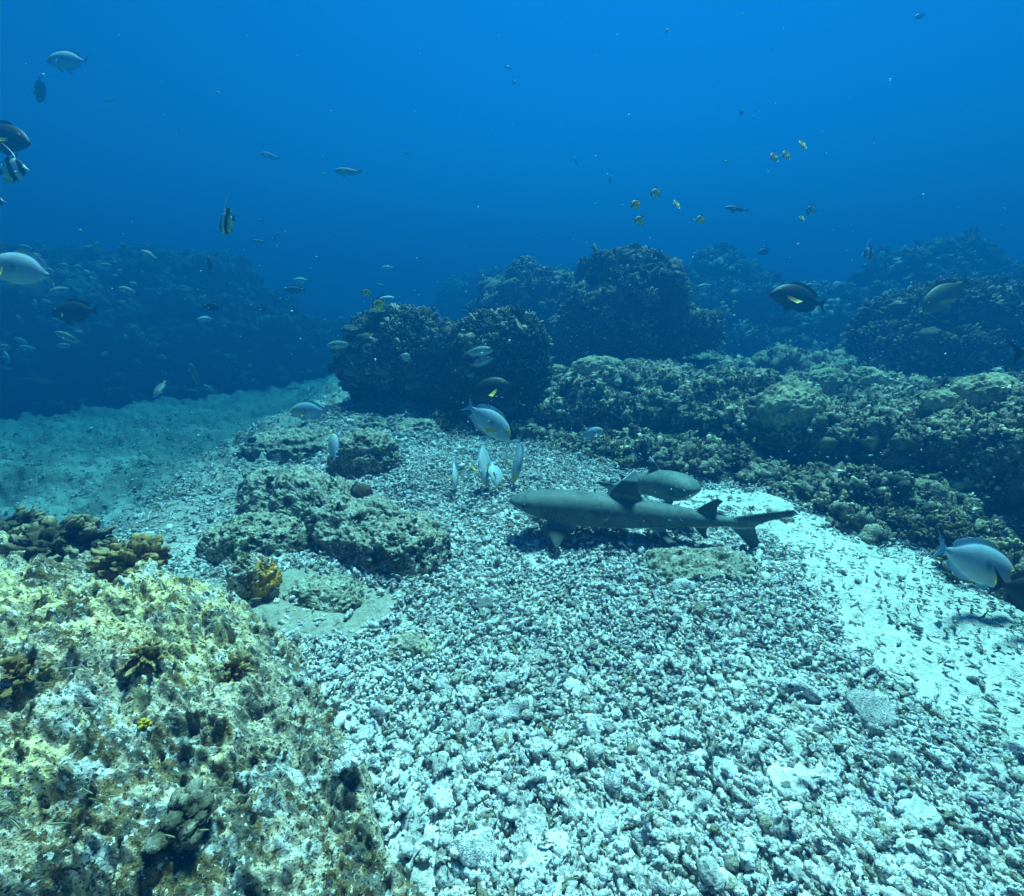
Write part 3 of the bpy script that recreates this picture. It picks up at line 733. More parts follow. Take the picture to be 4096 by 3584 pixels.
val = np.clip(0.68 + 0.18 * rf.normal(size=n) + 0.12 * fbm(T * 2.4, 2, 85), 0.14, 0.88)
warm = rf.normal(0, 0.04, n)
tint = np.stack([val * (1.0 + warm), val * (0.985 + warm * 0.3), val * (0.93 - warm)], 1)
alg = (rf.uniform(size=n) < 0.10)[:, None] * rf.uniform(0.3, 0.9, (n, 1)); tint = tint + (np.array([0.24, 0.22, 0.12]) - tint) * alg      # algae film on some pieces
dist = np.linalg.norm(T - EYE, axis=1)
rel = T - EYE; zc = rel @ CF; uu = 1024 + FPX * (rel @ CR) / zc; vv = 896 - FPX * (rel @ CU) / zc
score = np.where((uu > 20) & (uu < 2028) & (vv > 20) & (vv < 1780), L / dist, 0)
pick = np.argsort(-score)[:300]
solo = np.zeros(n, bool); solo[pick] = True
parts = []
hi = (dist < 1.25) & ~solo; mi = (dist >= 1.25) & (dist < 2.7) & ~solo; lo = (dist >= 2.7) & ~solo
V1, F1, C1 = scatter(HI, kind[hi], M[hi], T[hi], L[hi], tint[hi]); V2, F2, C2 = scatter(MID, kind[mi], M[mi], T[mi], L[mi], tint[mi]); V3, F3, C3 = scatter(LO, kind[lo], M[lo], T[lo], L[lo], tint[lo])
print('rubble', hi.sum(), mi.sum(), lo.sum())
V, F, C = merge([(V1, F1, C1), (V2, F2, C2), (V3, F3, C3)])
rub = link("coral_rubble", mk_mesh("coral_rubble", V, F, C), M_RUBBLE)
tag(rub, "bed of pale broken coral rubble covering the sea floor", "coral rubble", kind="stuff")
KL = {'chip': "flat angular chip of dead coral among the nearest rubble", 'finger': "short finger-shaped piece of dead coral among the nearest rubble", 'fork': "forked piece of dead coral among the nearest rubble", 'lump': "rounded lump of dead coral among the nearest rubble"}
FM = {}
for k, kd in enumerate(KINDS):
    for s_ in range(3):
        vq = (0.42, 0.58, 0.76)[s_]
        me = mk_mesh("coral_fragment", HI[k][0], HI[k][1], np.repeat(np.array([[vq, vq * 0.985, vq * 0.93]]), len(HI[k][0]), 0)); me.materials.append(M_FRAG)
        FM[k, s_] = me
for i in pick:
    k = int(kind[i]); s_ = 0 if val[i] < 0.5 else (1 if val[i] < 0.68 else 2)
    o = bpy.data.objects.new("coral_fragment", FM[k, s_]); COL.objects.link(o)
    o.matrix_world = Matrix.Translation(Vector(T[i])) @ Matrix([list(r) for r in M[i]]).to_4x4() @ Matrix.Scale(float(L[i]), 4)
    tag(o, KL[KINDS[k]], "coral fragment", "nearest " + KINDS[k] + " rubble pieces")

def special(label, u, v, L_, kind_, val_, seed, rot=(0, 0, 0), flat=1.0, lift=0.02):
    r = np.random.default_rng(seed)
    V, F, _ = frag_proto(r, kind_, 12, 10) if kind_ != 'shell' else (*ico(3), 0)
    if kind_ == 'shell': V = V * np.array([0.5, 0.26, 0.2])
    if kind_ == 'slab': V, F = ico(4); V = np.sign(V) * np.abs(V) ** 0.6 * np.array([0.5, 0.36, 0.12]); V = V + vnormals(V, F) * (0.05 * fbm(V * 3 + seed, 3, seed))[:, None]
    p = hit(u, v)
    o = link("shell" if kind_ == 'shell' else "coral_fragment", mk_mesh("coral_fragment", V * L_ * np.array([1, 1, flat]), F, np.repeat(np.array([[val_, val_ * 0.98, val_ * 0.93]]), len(V), 0)), M_CORAL if kind_ == 'shell' else M_RUBBLE, loc=(p[0], p[1], p[2] + lift))
    o.rotation_euler = rot
    return tag(o, label, "shell" if kind_ == 'shell' else "coral fragment")
special("smooth white oval shell lying where rubble meets the yellow rock", 683, 1455, 0.055, 'shell', 0.85, 1, (0.2, 0.1, 1.5), lift=0.03)
special("white forked coral stick at the edge of the yellow rock", 700, 1535, 0.085, 'fork', 0.8, 2, (0, 0.1, 0.7), lift=0.03)
special("large white squarish coral block near the bottom centre", 955, 1720, 0.085, 'slab', 0.78, 3, (0.5, 0.2, 0.4), 1.5, lift=0.04)
special("flat grey coral slab lying in the rubble at lower right", 1738, 1432, 0.14, 'slab', 0.42, 4, (0.35, 0.15, 0.3), 0.8, lift=0.03)
special("dark grey coral chunk in the rubble below the shark's head", 965, 1218, 0.09, 'slab', 0.24, 5, (0.1, 0, 0.2), 1.8, lift=0.02)
special("long white coral stick lying on the rubble at right", 1595, 1395, 0.14, 'finger', 0.8, 6, (0, 0, -0.6), 0.8, lift=0.03)
special("thick pale coral branch lying in the lower middle of the rubble", 1010, 1440, 0.12, 'finger', 0.66, 7, (0, 0, 0.25), 1.0, lift=0.03)
# ---------------------------------------------------------------- fish
M_FISH = attr_mat("fish_skin", rough=0.5, spots=((9, 0.9, 1.08),), bump=((90, 0.12, 0.02),), spec=0.2)

def fin_sheet(B, T, th, rows=4, side=(0, 1, 0)):
    """thin closed sheet from base points B to tip points T, tapering; side = thickness direction"""
    B = np.asarray(B, float); T = np.asarray(T, float); n = len(B); sd = np.asarray(side, float)
    k = np.linspace(0, 1, rows)[:, None, None]
    mid = B[None] * (1 - k) + T[None] * k
    tt = th * (1 - 0.8 * k) * np.sin(np.linspace(0.15, np.pi - 0.15, n))[None, :, None] ** 0.5
    A = (mid + sd * tt).reshape(-1, 3); C = (mid - sd * tt).reshape(-1, 3)
    g = gridfaces(rows, n); F = [g, g[:, ::-1] + rows * n]
    ring = np.concatenate([np.arange(n), (np.arange(1, rows) * n + n - 1), (rows - 1) * n + np.arange(n - 2, -1, -1), np.arange(rows - 2, 0, -1) * n])
    r2 = np.roll(ring, -1)
    F.append(np.stack([ring, ring + rows * n, r2 + rows * n, r2], 1))
    return np.concatenate([A, C]), np.concatenate(F)

SP = {}
def species(name, prof, thick, caudal, dorsal, anal, pect, col, eye=(0.36, 0.04, 0.02), ring=(0.6, 0.5, 0.2), fil=None, pcol=None, pelvic=True):
    SP[name] = dict(prof=prof, thick=thick, caudal=caudal, dorsal=dorsal, anal=anal, pect=pect, col=col, eye=eye, ring=ring, fil=fil, pcol=pcol, pelvic=pelvic)

def fish_geo(name, bend, lod=1.0):
    s = SP[name]
    P = np.array(s['prof'], float)[::-1]                     # tail to snout
    nx, nr_ = (30, 18) if lod >= 1 else (16, 10)
    xs = P[0, 0] + (P[-1, 0] - P[0, 0]) * (0.5 - 0.5 * np.cos(np.linspace(0.0, np.pi, nx)))
    def pch(col):
        v = np.interp(xs, P[:, 0], P[:, col]); 
        for _ in range(2): v[1:-1] = 0.25 * v[:-2] + 0.5 * v[1:-1] + 0.25 * v[2:]
        return v
    top, bot = pch(1), pch(2)
    hh = (top - bot) / 2; zc = (top + bot) / 2
    mx = hh.max()
    hw = s['thick'] * (hh / mx) ** 0.75 * np.clip(0.55 + 0.9 * (xs - xs[0]) / (xs[-1] - xs[0]), 0, 1.05)
    th = np.arange(nr_) * 2 * np.pi / nr_
    cy = np.sign(np.cos(th)) * np.abs(np.cos(th)) ** 1.15; cz = np.sin(th)
    V = np.stack([np.repeat(xs[:, None], nr_, 1), hw[:, None] * cy[None], zc[:, None] + hh[:, None] * cz[None]], 2).reshape(-1, 3)
    F = [gridfaces(nx, nr_, cv=True)]
    b = len(V); V = np.concatenate([V, [[xs[0], 0, zc[0]], [xs[-1] + 0.004, 0, zc[-1]]]])
    j = np.arange(nr_); j2 = (j + 1) % nr_
    F.append(np.concatenate([np.stack([j2, j, np.full(nr_, b)], 1), np.stack([(nx - 1) * nr_ + j, (nx - 1) * nr_ + j2, np.full(nr_, b + 1)], 1)]))
    part = [np.zeros(len(V))]; Vs = [V]; off = len(V)
    def addp(v, f, pid):
        nonlocal off
        Vs.append(v); F.append(f + off); part.append(np.full(len(v), pid)); off += len(v)
    tp = lambda x: np.interp(x, xs, top); bt = lambda x: np.interp(x, xs, bot)
    # tail fin: root half height, tip x, tip z, notch x
    rz, tx, tz, nxh = s['caudal']
    k = np.linspace(-1, 1, 13)
    x0 = xs[0] + 0.012
    B = np.stack([np.full(13, x0), 0 * k, zc[0] + k * rz], 1)
    T = np.stack([nxh + (tx - nxh) * np.abs(k) ** 1.6, 0 * k, zc[0] + k * tz], 1)
    addp(*fin_sheet(B, T, 0.010), 1)
    for key, pid, fz, sg in (('dorsal', 2, tp, 1), ('anal', 3, bt, -1)):
        if not s[key]: continue
        xa, xb, h0, h1, sw = s[key]                          # front, back, height front, height back, sweep
        t = np.linspace(0, 1, 16); xx = xa + (xb - xa) * t
        hgt = (h0 + (h1 - h0) * t) * np.minimum(1, t * 5) ** 0.6 * np.minimum(1, (1.02 - t) * 9) ** 0.5
        B = np.stack([xx, 0 * t, fz(xx) - sg * 0.012], 1)
        T = np.stack([xx - sw * (0.3 + t), 0 * t, fz(xx) + sg * hgt], 1)
        addp(*fin_sheet(B, T, 0.008), pid)
    if s['pelvic']:
        for sg in (-1, 1):
            x1 = s['pect'][0] - 0.02; zz = bt(x1)
            B = np.array([[x1 + 0.02 - 0.05 * t, sg * 0.015, zz + 0.015] for t in np.linspace(0, 1, 5)]); T = np.array([[x1 - 0.03 - 0.08 * t, sg * 0.03, zz - 0.06 + 0.02 * t] for t in np.linspace(0, 1, 5)])
            addp(*fin_sheet(B, T, 0.005), 3)
    if s['fil']:
        fx, fl, fs = s['fil']; t = np.linspace(0, 1, 9)
        v, f = tube(np.stack([fx - fs * t ** 1.5, 0 * t, tp(fx) + fl * t], 1), 0.016 * (1.05 - t) + 0.002, 5); addp(v, f, 5)
    pv, pf = [], []
    px0, pz0, pl, pdn, pout = s['pect']
    for sg in (-1, 1):
        w0 = np.interp(px0, xs, hw) * 0.93 * sg
        t = np.linspace(0, 1, 6)
        B = np.stack([px0 + 0 * t, w0 + 0 * t, pz0 + 0.022 - 0.044 * t], 1)
        T = np.stack([px0 - pl * (1 - 0.35 * t), w0 + sg * pout * (1 - 0.2 * t), pz0 - pdn * (0.75 + 0.45 * t)], 1)
        v, f = fin_sheet(B, T, 0.006, side=(0.3, 0.9 * sg, 0.2))
        pv.append(v); pf.append(f)
    if s['pcol'] is None:
        for v, f in zip(pv, pf): addp(v, f, 4)
    ex, ez, er = s['eye']
    if lod >= 1:
        for sg in (-1, 1):
            v, f = ico(2); w = np.interp(ex, xs, hw) * math.sqrt(max(0.05, 1 - ((ez - np.interp(ex, xs, zc)) / np.interp(ex, xs, hh)) ** 2)) * sg
            pid = np.where(v[:, 1] * sg > 0.72, 7, 6)
            Vs.append(v * np.array([er, er * 0.5, er]) + np.array([ex, w, ez])); F.append(f + off); part.append(pid); off += len(v)
    V = np.concatenate(Vs); part = np.concatenate(part)
    C = s['col'](V[:, 0], V[:, 2], part, (V[:, 2] - np.interp(V[:, 0], xs, zc)) / np.interp(V[:, 0], xs, hh), V)
    C = np.where((part == 6)[:, None], np.array(s['ring'])[None], np.where((part == 7)[:, None], np.array([0.01, 0.01, 0.012])[None], C))
    def bendit(W):
        W = W.copy(); t = np.clip(0.15 - W[:, 0], 0, 1); W[:, 1] += bend * t ** 1.7 * 2.0; return W
    by = {}
    for f in F: by.setdefault(f.shape[1], []).append(f)
    fins = []
    if s['pcol'] is not None:
        for v, f in zip(pv, pf):
            d = np.linalg.norm(v - v.mean(0), axis=1)
            fins.append((v, f, np.repeat(np.array([s['pcol']]), len(v), 0)))
    return bendit(V), [np.concatenate(f) for f in by.values()], C, fins

A3 = lambda *c: np.array(c, float)[None]
def mixc(a, b, w): return a + (b - a) * np.clip(w, 0, 1)[:, None]
def c_pale(x, z, p, r, V):
    c = mixc(np.repeat(A3(.37, .48, .53), len(x), 0), A3(.52, .60, .60), sstep(0.2, -0.8, r))
    c = mixc(c, A3(.52, .42, .16), sstep(.30, .42, x) * sstep(-0.3, 0.5, r) * (p == 0))
    c = mixc(c, A3(.62, .46, .10), (np.hypot(x - .37, z - .035) < .04) * 1.0 * (p == 0))
    c = mixc(c, A3(.05, .2, .42), ((r > .88) & (r < 0.99)) * 0.8 * sstep(.35, .2, x) * (p == 0))
    c = mixc(c, A3(.24, .44, .60), (p == 1) * 1.0); c = mixc(c, A3(.52, .45, .2), (p == 2) * sstep(-.1, .2, x)); c = mixc(c, A3(.36, .55, .66), ((p == 2) * sstep(.1, -.1, x)) + (p == 3) * 0.8)
    c = mixc(c, A3(.10, .30, .55), (np.abs(z + .0) < .012) * (x < -.27) * (x > -.34) * 1.0)
    return mixc(c, A3(.06, .09, .10), ((np.abs(z - .02 + (x - .08) * 1.2) < .022) & (np.abs(x - .08) < .028) & (p == 0)) * 0.7)
def c_dark(x, z, p, r, V):
    c = np.repeat(A3(.022, .024, .018), len(x), 0)
    c = mixc(c, A3(.045, .042, .022), sstep(.1, .4, x) * (p == 0)); c = mixc(c, A3(.02, .022, .03), (p == 1) * 1.0)
    return mixc(c, A3(.06, .055, .03), (p == 2) * .5)
def c_olive(x, z, p, r, V): return mixc(np.repeat(A3(.17, .17, .10), len(x), 0), A3(.05, .05, .04), (p == 1) * 1.0 + (p == 2) * .6)
def c_raccoon(x, z, p, r, V):
    c = mixc(np.repeat(A3(.13, .13, .025), len(x), 0), A3(.95, .72, .10), sstep(.2, -.25, r + 0.6 * (x - .1)))
    c = mixc(c, A3(.02, .02, .02), (np.abs(x - .34 + .1 * z) < .055) * 1.0 * (p == 0))
    c = mixc(c, A3(.85, .86, .82), (np.abs(x - .255 + .25 * z) < .035) * sstep(.9, .5, r) * 1.0 * (p == 0))
    c = mixc(c, A3(.7, .5, .05), (p == 1) + (p == 3) * .9); c = mixc(c, A3(.16, .14, .03), (p == 2) * 1.0)
    return mixc(c, A3(.75, .6, .2), (x > .42) * .7)
def c_banner(x, z, p, r, V):
    q = x + .28 * z
    c = np.repeat(A3(.70, .70, .55), len(x), 0)
    for a, b in ((.20, .36), (-.16, .02)): c = mixc(c, A3(.012, .012, .015), ((q > a) & (q < b)) * 1.0)
    c = mixc(c, A3(.68, .55, .10), ((q < -.17) * .8)); c = mixc(c, A3(.02, .02, .02), (p == 1) * sstep(-.34, -.38, x))
    return mixc(c, A3(.8, .82, .8), (p == 5) * 1.0)
def c_drum(x, z, p, r, V):
    c = mixc(np.repeat(A3(.34, .38, .34), len(x), 0), A3(.52, .56, .50), sstep(.2, -.7, r))
    return mixc(c, A3(.03, .035, .04), (p == 1) + (x < -.30) * .6)
def c_slate(x, z, p, r, V): return mixc(np.repeat(A3(.045, .06, .065), len(x), 0), A3(.16, .2, .2), sstep(-.4, -.9, r) * (p == 0))
def c_bicol(x, z, p, r, V):
    c = np.repeat(A3(.62, .66, .60), len(x), 0)
    c = mixc(c, A3(.02, .02, .025), np.maximum(sstep(-.14, -.22, x), (p == 2) * 1.0)); return mixc(c, A3(.03, .03, .03), (p == 4) * 1.0)
def c_unicorn(x, z, p, r, V): return mixc(np.repeat(A3(.085, .085, .07), len(x), 0), A3(.5, .38, .03), ((x < -.28) & (p == 0)) * 1.0)
def c_empr(x, z, p, r, V):
    c = mixc(np.repeat(A3(.30, .32, .26), len(x), 0), A3(.62, .64, .56), sstep(.5, -.5, r))
    c = mixc(c, A3(.12, .12, .09), (vnoise(V * 26, 5) > .25) * .6 * (p == 0) * (r > -.4)); return mixc(c, A3(.55, .30, .03), (p == 1) + (p == 3) * .6)
def c_white(x, z, p, r, V): return mixc(np.repeat(A3(.60, .66, .64), len(x), 0), A3(.55, .5, .08), (p == 1) * .9)
def c_yel(x, z, p, r, V): return mixc(np.repeat(A3(.70, .50, .04), len(x), 0), A3(.8, .75, .5), sstep(-.3, -.9, r))
def c_wrasse(x, z, p, r, V):
    c = mixc(np.repeat(A3(.74, .78, .66), len(x), 0), A3(.012, .016, .022), (r > -.05) * 1.0)
    return mixc(c, A3(.62, .60, .24), ((r > .42) & (r < .72)) * 1.0)

SURG = [(.50, -.045, -.06), (.485, -.01, -.085), (.45, .045, -.115), (.39, .115, -.15), (.30, .17, -.185), (.17, .205, -.205), (.03, .205, -.20), (-.10, .165, -.165), (-.20, .105, -.11), (-.27, .055, -.06), (-.315, .032, -.034), (-.35, .034, -.034)]
for nm, cf, pc in (("surgeonfish", c_pale, (.80, .52, .02)), ("dark_surgeonfish", c_dark, (.75, .46, .02)), ("olive_surgeonfish", c_olive, (.7, .55, .1)), ("pale_tang", c_pale, None)):
    species(nm, SURG, .075, (.034, -.50, .175, -.405), (.26, -.25, .05, .06, .03), (.04, -.25, .04, .05, .03), (.24, -.055, .19, .10, .15), cf, (.375, .035, .020), (.7, .5, .1), pcol=pc)
DISC = [(.50, -.01, -.03), (.46, .01, -.06), (.40, .07, -.13), (.32, .18, -.20), (.20, .29, -.28), (.04, .34, -.33), (-.12, .32, -.31), (-.24, .22, -.21), (-.32, .09, -.09), (-.35, .06, -.06)]
species("butterflyfish", DISC, .075, (.055, -.50, .10, -.47), (.22, -.26, .05, .09, .06), (.02, -.26, .05, .09, .06), (.2, -.07, .12, .05, .06), c_raccoon, (.34, .01, .028))
species("pale_butterflyfish", DISC, .075, (.055, -.50, .10, -.47), (.22, -.26, .05, .09, .06), (.02, -.26, .05, .09, .06), (.2, -.07, .12, .05, .06), lambda x, z, p, r, V: np.repeat(A3(.55, .56, .42), len(x), 0), (.34, .01, .028))
species("bannerfish", [(.50, -.06, -.08), (.45, -.03, -.10), (.38, .06, -.15), (.28, .22, -.24), (.14, .36, -.33), (0, .40, -.36), (-.12, .34, -.31), (-.24, .20, -.19), (-.32, .08, -.08), (-.36, .06, -.06)], .075, (.055, -.50, .12, -.46), (.10, -.26, .10, .10, .10), (.02, -.26, .10, .08, .10), (.2, -.08, .10, .05, .05), c_banner, (.32, .02, .026), fil=(.08, .55, .35))
LONGF = [(.50, -.01, -.03), (.47, .025, -.055), (.40, .075, -.095), (.28, .125, -.135), (.12, .145, -.15), (-.05, .125, -.13), (-.18, .08, -.085), (-.27, .042, -.045), (-.33, .035, -.035)]
for nm, cf in (("drummer", c_drum), ("bicolour_snapper", c_bicol), ("emperor", c_empr), ("white_snapper", c_white), ("unicornfish", c_unicorn)):
    species(nm, LONGF, .06, (.036, -.50, .13, -.40), (.22, -.22, .06, .05, .03), (-.04, -.22, .04, .05, .03), (.22, -.03, .13, .05, .05), cf, (.385, .02, .02))
species("parrotfish", [(.50, 0, -.04), (.47, .05, -.08), (.40, .10, -.12), (.25, .135, -.145), (.05, .135, -.135), (-.12, .10, -.10), (-.25, .062, -.065), (-.34, .055, -.055)], .065, (.055, -.50, .10, -.46), (.26, -.24, .035, .035, .02), (0, -.24, .03, .03, .02), (.22, -.02, .14, .04, .07), lambda x, z, p, r, V: mixc(np.repeat(A3(.22, .25, .20), len(x), 0), A3(.45, .48, .40), sstep(0, -.8, r)), (.39, .04, .016))
species("fusilier", [(.50, 0, -.01), (.46, .03, -.04), (.35, .075, -.08), (.18, .10, -.105), (0, .095, -.10), (-.18, .055, -.06), (-.30, .024, -.026), (-.36, .022, -.022)], .05, (.024, -.50, .12, -.40), (.15, -.20, .035, .02, .02), (-.06, -.2, .025, .02, .02), (.22, -.02, .1, .03, .04), c_slate, (.41, .008, .016))
species("damselfish", [(.50, 0, -.03), (.45, .06, -.09), (.34, .15, -.17), (.15, .21, -.22), (-.05, .17, -.18), (-.2, .09, -.09), (-.30, .05, -.05)], .08, (.05, -.50, .15, -.40), (.22, -.2, .06, .09, .05), (-.02, -.2, .05, .09, .05), (.22, -.05, .12, .05, .05), c_yel, (.37, .03, .03))
species("wrasse", [(.50, .0, -.01), (.46, .028, -.034), (.36, .055, -.06), (.2, .072, -.078), (0, .07, -.075), (-.2, .055, -.058), (-.34, .042, -.042), (-.38, .04, -.04)], .045, (.04, -.50, .065, -.485), (.24, -.32, .025, .025, .01), (.02, -.32, .022, .022, .01), (.24, -.02, .08, .03, .04), c_wrasse, (.40, .012, .016), pelvic=False)

_fm = {}
def fish(kind, name, label, u, v, Lpx, theta, size=None, z=None, yaw=0, roll=0, bend=0.0, flip=False, group=None, cat="fish", pos=None, lod=1.0, lit=1.0):
    """Lpx: length in the 2048 px picture; theta: heading in the picture (0 right, 90 up); yaw > 0 turns the head towards the camera"""
    key = (kind, round(bend, 2), lod)
    if key not in _fm:
        V, F, C, fins = fish_geo(kind, bend, lod)
        me = mk_mesh(name, V, F, C); me.materials.append(M_FISH)
        fm = []
        for a, b, c in fins:
            m2 = mk_mesh("pectoral_fin", a, b, c); m2.materials.append(M_FISH); fm.append(m2)
        _fm[key] = (me, fm)
    me, fm = _fm[key]
    ca = math.cos(R_(yaw))
    if z is None: z = size * max(ca, 0.3) * FPX / Lpx
    t = R_(theta)
    if pos is None and v > 480:                          # nothing swims inside the reef or the sea floor
        h_ = min(float((hit(u + q_ * Lpx * math.cos(t), v - q_ * Lpx * math.sin(t)) - EYE) @ CF) for q_ in (-.5, 0, .5))
        if z > h_ - 0.10: size = None if size is None else size * (h_ - 0.10) / z; z = h_ - 0.10
    if size is None: size = Lpx * z / FPX / max(ca, 0.3)
    X = ca * (math.cos(t) * CR + math.sin(t) * CU) - math.sin(R_(yaw)) * CF
    Zv = (-math.sin(t) * CR + math.cos(t) * CU) * (1 if math.cos(t) >= 0 else -1) * (-1 if flip else 1)
    Zv = Zv - X * (Zv @ X); Zv /= np.linalg.norm(Zv)
    if roll:
        Yv = np.cross(Zv, X); Zv = Zv * math.cos(R_(roll)) + Yv * math.sin(R_(roll))
    Yv = np.cross(Zv, X)
    p = at(u, v, z) if pos is None else pos
    o = bpy.data.objects.new(name, me); COL.objects.link(o)
    o.matrix_world = Matrix([[X[i] * size, Yv[i] * size, Zv[i] * size, p[i]] for i in range(3)] + [[0, 0, 0, 1]])
    for m2 in fm:
        f = bpy.data.objects.new("pectoral_fin", m2); COL.objects.link(f); f.parent = o
        tag(f, "yellow pectoral fin")
    return tag(o, label, cat, group)

S, D, O, B, BN, DR_, SL = "surgeonfish", "dark_surgeonfish", "olive_surgeonfish", "butterflyfish", "bannerfish", "drummer", "fusilier"
# --- surgeonfish
fish(S, S, "pale blue surgeonfish diving head down beside the black one in the centre", 975, 840, 118, -36, .40, bend=-.06)
fish(D, S, "black surgeonfish with orange pectoral fin in front of the central reef", 968, 782, 108, 20, .40, bend=.05)
fish(S, S, "pale surgeonfish swimming left above the sand channel", 620, 821, 80, 178, .36, bend=.05)
fish(S, S, "pale blue surgeonfish gliding down over the reef foot at lower right", 1946, 1122, 190, -21, .42, bend=-.04)
fish(D, S, "black surgeonfish at the right edge just below the pale blue one", 2066, 1186, 185, -16, .40)
fish(S, S, "big pale surgeonfish cut by the left edge, swimming out of the picture", 52, 541, 152, 166, .40, bend=.05)
fish(D, S, "big black surgeonfish with yellow pectoral fin before the hazy reef at right", 1600, 597, 120, 165, .42)
fish(O, S, "olive surgeonfish nosing down over the right-hand coral boulder", 1890, 588, 112, 213, .40, bend=.08)
fish(D, S, "black surgeonfish at the right edge above the ridge, facing out of the picture", 2105, 695, 185, 8, .44)
fish(D, S, "dark surgeonfish swimming left below the school at the left", 152, 622, 98, 182, .40)
fish(D, S, "huge dark surgeonfish cut by the left edge, high in the water", -6, 275, 135, -4, .42)
fish("pale_tang", S, "small pale surgeonfish tilted up against the ridge face", 1182, 868, 52, 24, .24, bend=.05)
fish("pale_tang", S, "pale greenish surgeonfish near the top left corner", 138, 121, 88, 178, .36)
fish("pale_tang", S, "round pale surgeonfish half hidden behind the small brown rock", 668, 893, 58, 112, z=3.25, yaw=-35, roll=25)
for k, (u, v, L, th, rl, lab) in enumerate([(910, 946, 66, -88, 80, "leftmost of the pale fish feeding head down on the rubble"), (968, 922, 100, -82, 62, "feeding pale fish with long tail streaming up, second from the left"),
                                            (990, 945, 58, -75, 30, "round pale fish feeding behind the second one on the rubble"), (1037, 916, 100, -100, 110, "rightmost of the pale fish feeding head down on the rubble")]):
    fish(S, S, lab, u, v, L, th, .30 if L < 70 else .36, yaw=25 if L < 70 else 12, roll=rl, bend=.06 * (-1) ** k)
fish(D, S, "small dark surgeonfish above the white fish with the yellow tail", 427, 613, 40, 175, .2)
fish("unicornfish", "unicornfish", "dark unicornfish with yellow tail base left of the central boulder", 591, 579, 46, 178, .26)
# --- raccoon butterflyfish
for u, v, L, th, yw, lab in [(1548, 314, 25, 200, 20, "lower left of three yellow butterflyfish high at right"), (1572, 310, 25, 198, 20, "middle one of three yellow butterflyfish high at right"), (1605, 289, 24, 220, 30, "topmost of three yellow butterflyfish high at right"),
                             (1311, 386, 26, 200, 5, "topmost butterflyfish of the loose group above the tall tower"), (1271, 409, 26, 196, 10, "leftmost butterflyfish of the loose group above the tall tower"), (1353, 408, 20, 205, 40, "butterflyfish turned towards the camera in the group above the tall tower"),
                             (1279, 441, 26, 186, 5, "lowest butterflyfish of the loose group above the tall tower"), (1401, 439, 23, 195, 10, "rightmost butterflyfish of the loose group above the tall tower"), (1603, 437, 17, 235, 20, "small butterflyfish below a darker fish at upper right"),
                             (733, 586, 22, 186, 10, "butterflyfish hovering above the black and white fish"), (757, 610, 30, 190, 5, "butterflyfish tucked under the black and white fish")]:
    fish(B, "butterflyfish", "yellow and dark masked fish: " + lab if False else lab, u, v, L * 1.05, th, .10, yaw=yw, group="masked butterflyfish")
fish("pale_butterflyfish", "butterflyfish", "pale round butterflyfish before the central boulders", 812, 714, 24, 160, .13)
fish(B, "butterflyfish", "dark rounded fish with yellowish edge, tail up, at upper right", 1622, 420, 28, 215, .16)
# --- bannerfish
fish(BN, "bannerfish", "striped bannerfish with its white streamer up, turned away, upper left of centre", 453, 446, 30, 186, .16, z=2.5, yaw=-30)
fish(BN, "bannerfish", "striped bannerfish at the left edge below the huge dark fish", 28, 340, 62, 8, .17)
fish(BN, "bannerfish", "sliver of a striped bannerfish cut by the left edge", -10, 404, 40, 10, .16)
fish(BN, "bannerfish", "striped bannerfish silhouetted above the hazy reef at right", 1738, 507, 32, 190, .16)
# --- emperors, snappers, others with a look of their own
fish("emperor", "emperor_fish", "upper speckled fish with orange tail before the dark central boulder", 955, 703, 66, 8, .32)
fish("emperor", "emperor_fish", "lower speckled fish with orange tail before the dark central boulder", 962, 724, 52, 22, .27)
fish("bicolour_snapper", "snapper", "white fish with black tail and fins left of the central boulder", 765, 600, 48, 12, .27)
fish("white_snapper", "snapper", "white fish with yellow tail at the foot of the school", 412, 638, 38, 182, .22)
fish("emperor", "emperor_fish", "pale patterned fish with dark tail low in the left school", 139, 676, 54, 154, .27, yaw=10)
fish("emperor", "emperor_fish", "blotchy upright fish just above the left sand", 320, 776, 42, -112, .22, yaw=20)
fish("parrotfish", "parrotfish", "pale upright fish at the foot of the left reef wall", 388, 748, 42, 98, .26, yaw=20)
fish("parrotfish", "parrotfish", "faint fish with forked shape low against the left reef wall", 420, 778, 32, 150, .24)
fish("parrotfish", "parrotfish", "grey fish swimming left in open water above the left reef", 697, 343, 56, 177, .34)
fish(SL, "fusilier", "dark slender fish with forked tail in open water at right", 1475, 418, 52, 172, .26)
fish(D, S, "dark fish hanging nose down high at upper left", 80, 178, 50, -100, .24, yaw=-12, flip=True)
fish(D, S, "dark round fish just above the hazy reef at right", 1529, 502, 30, 195, .2)
fish("parrotfish", "parrotfish", "pale fish partly behind the big black surgeonfish at right", 1630, 572, 40, 178, .26)
fish("drummer", "drummer", "grey fish with dark tail at the right side of the tall tower", 1412, 572, 36, 186, .22)
fish("parrotfish", "parrotfish", "pale small fish against the dark hollow at right", 1501, 664, 28, 212, .16)
fish(D, S, "thin dark fish seen end on above the left reef", 420, 531, 38, 88, .2, roll=85)
fish("emperor", "emperor_fish", "hazy grey fish beside the left flank of the undercut boulder", 681, 689, 42, 182, .3, z=5.1)
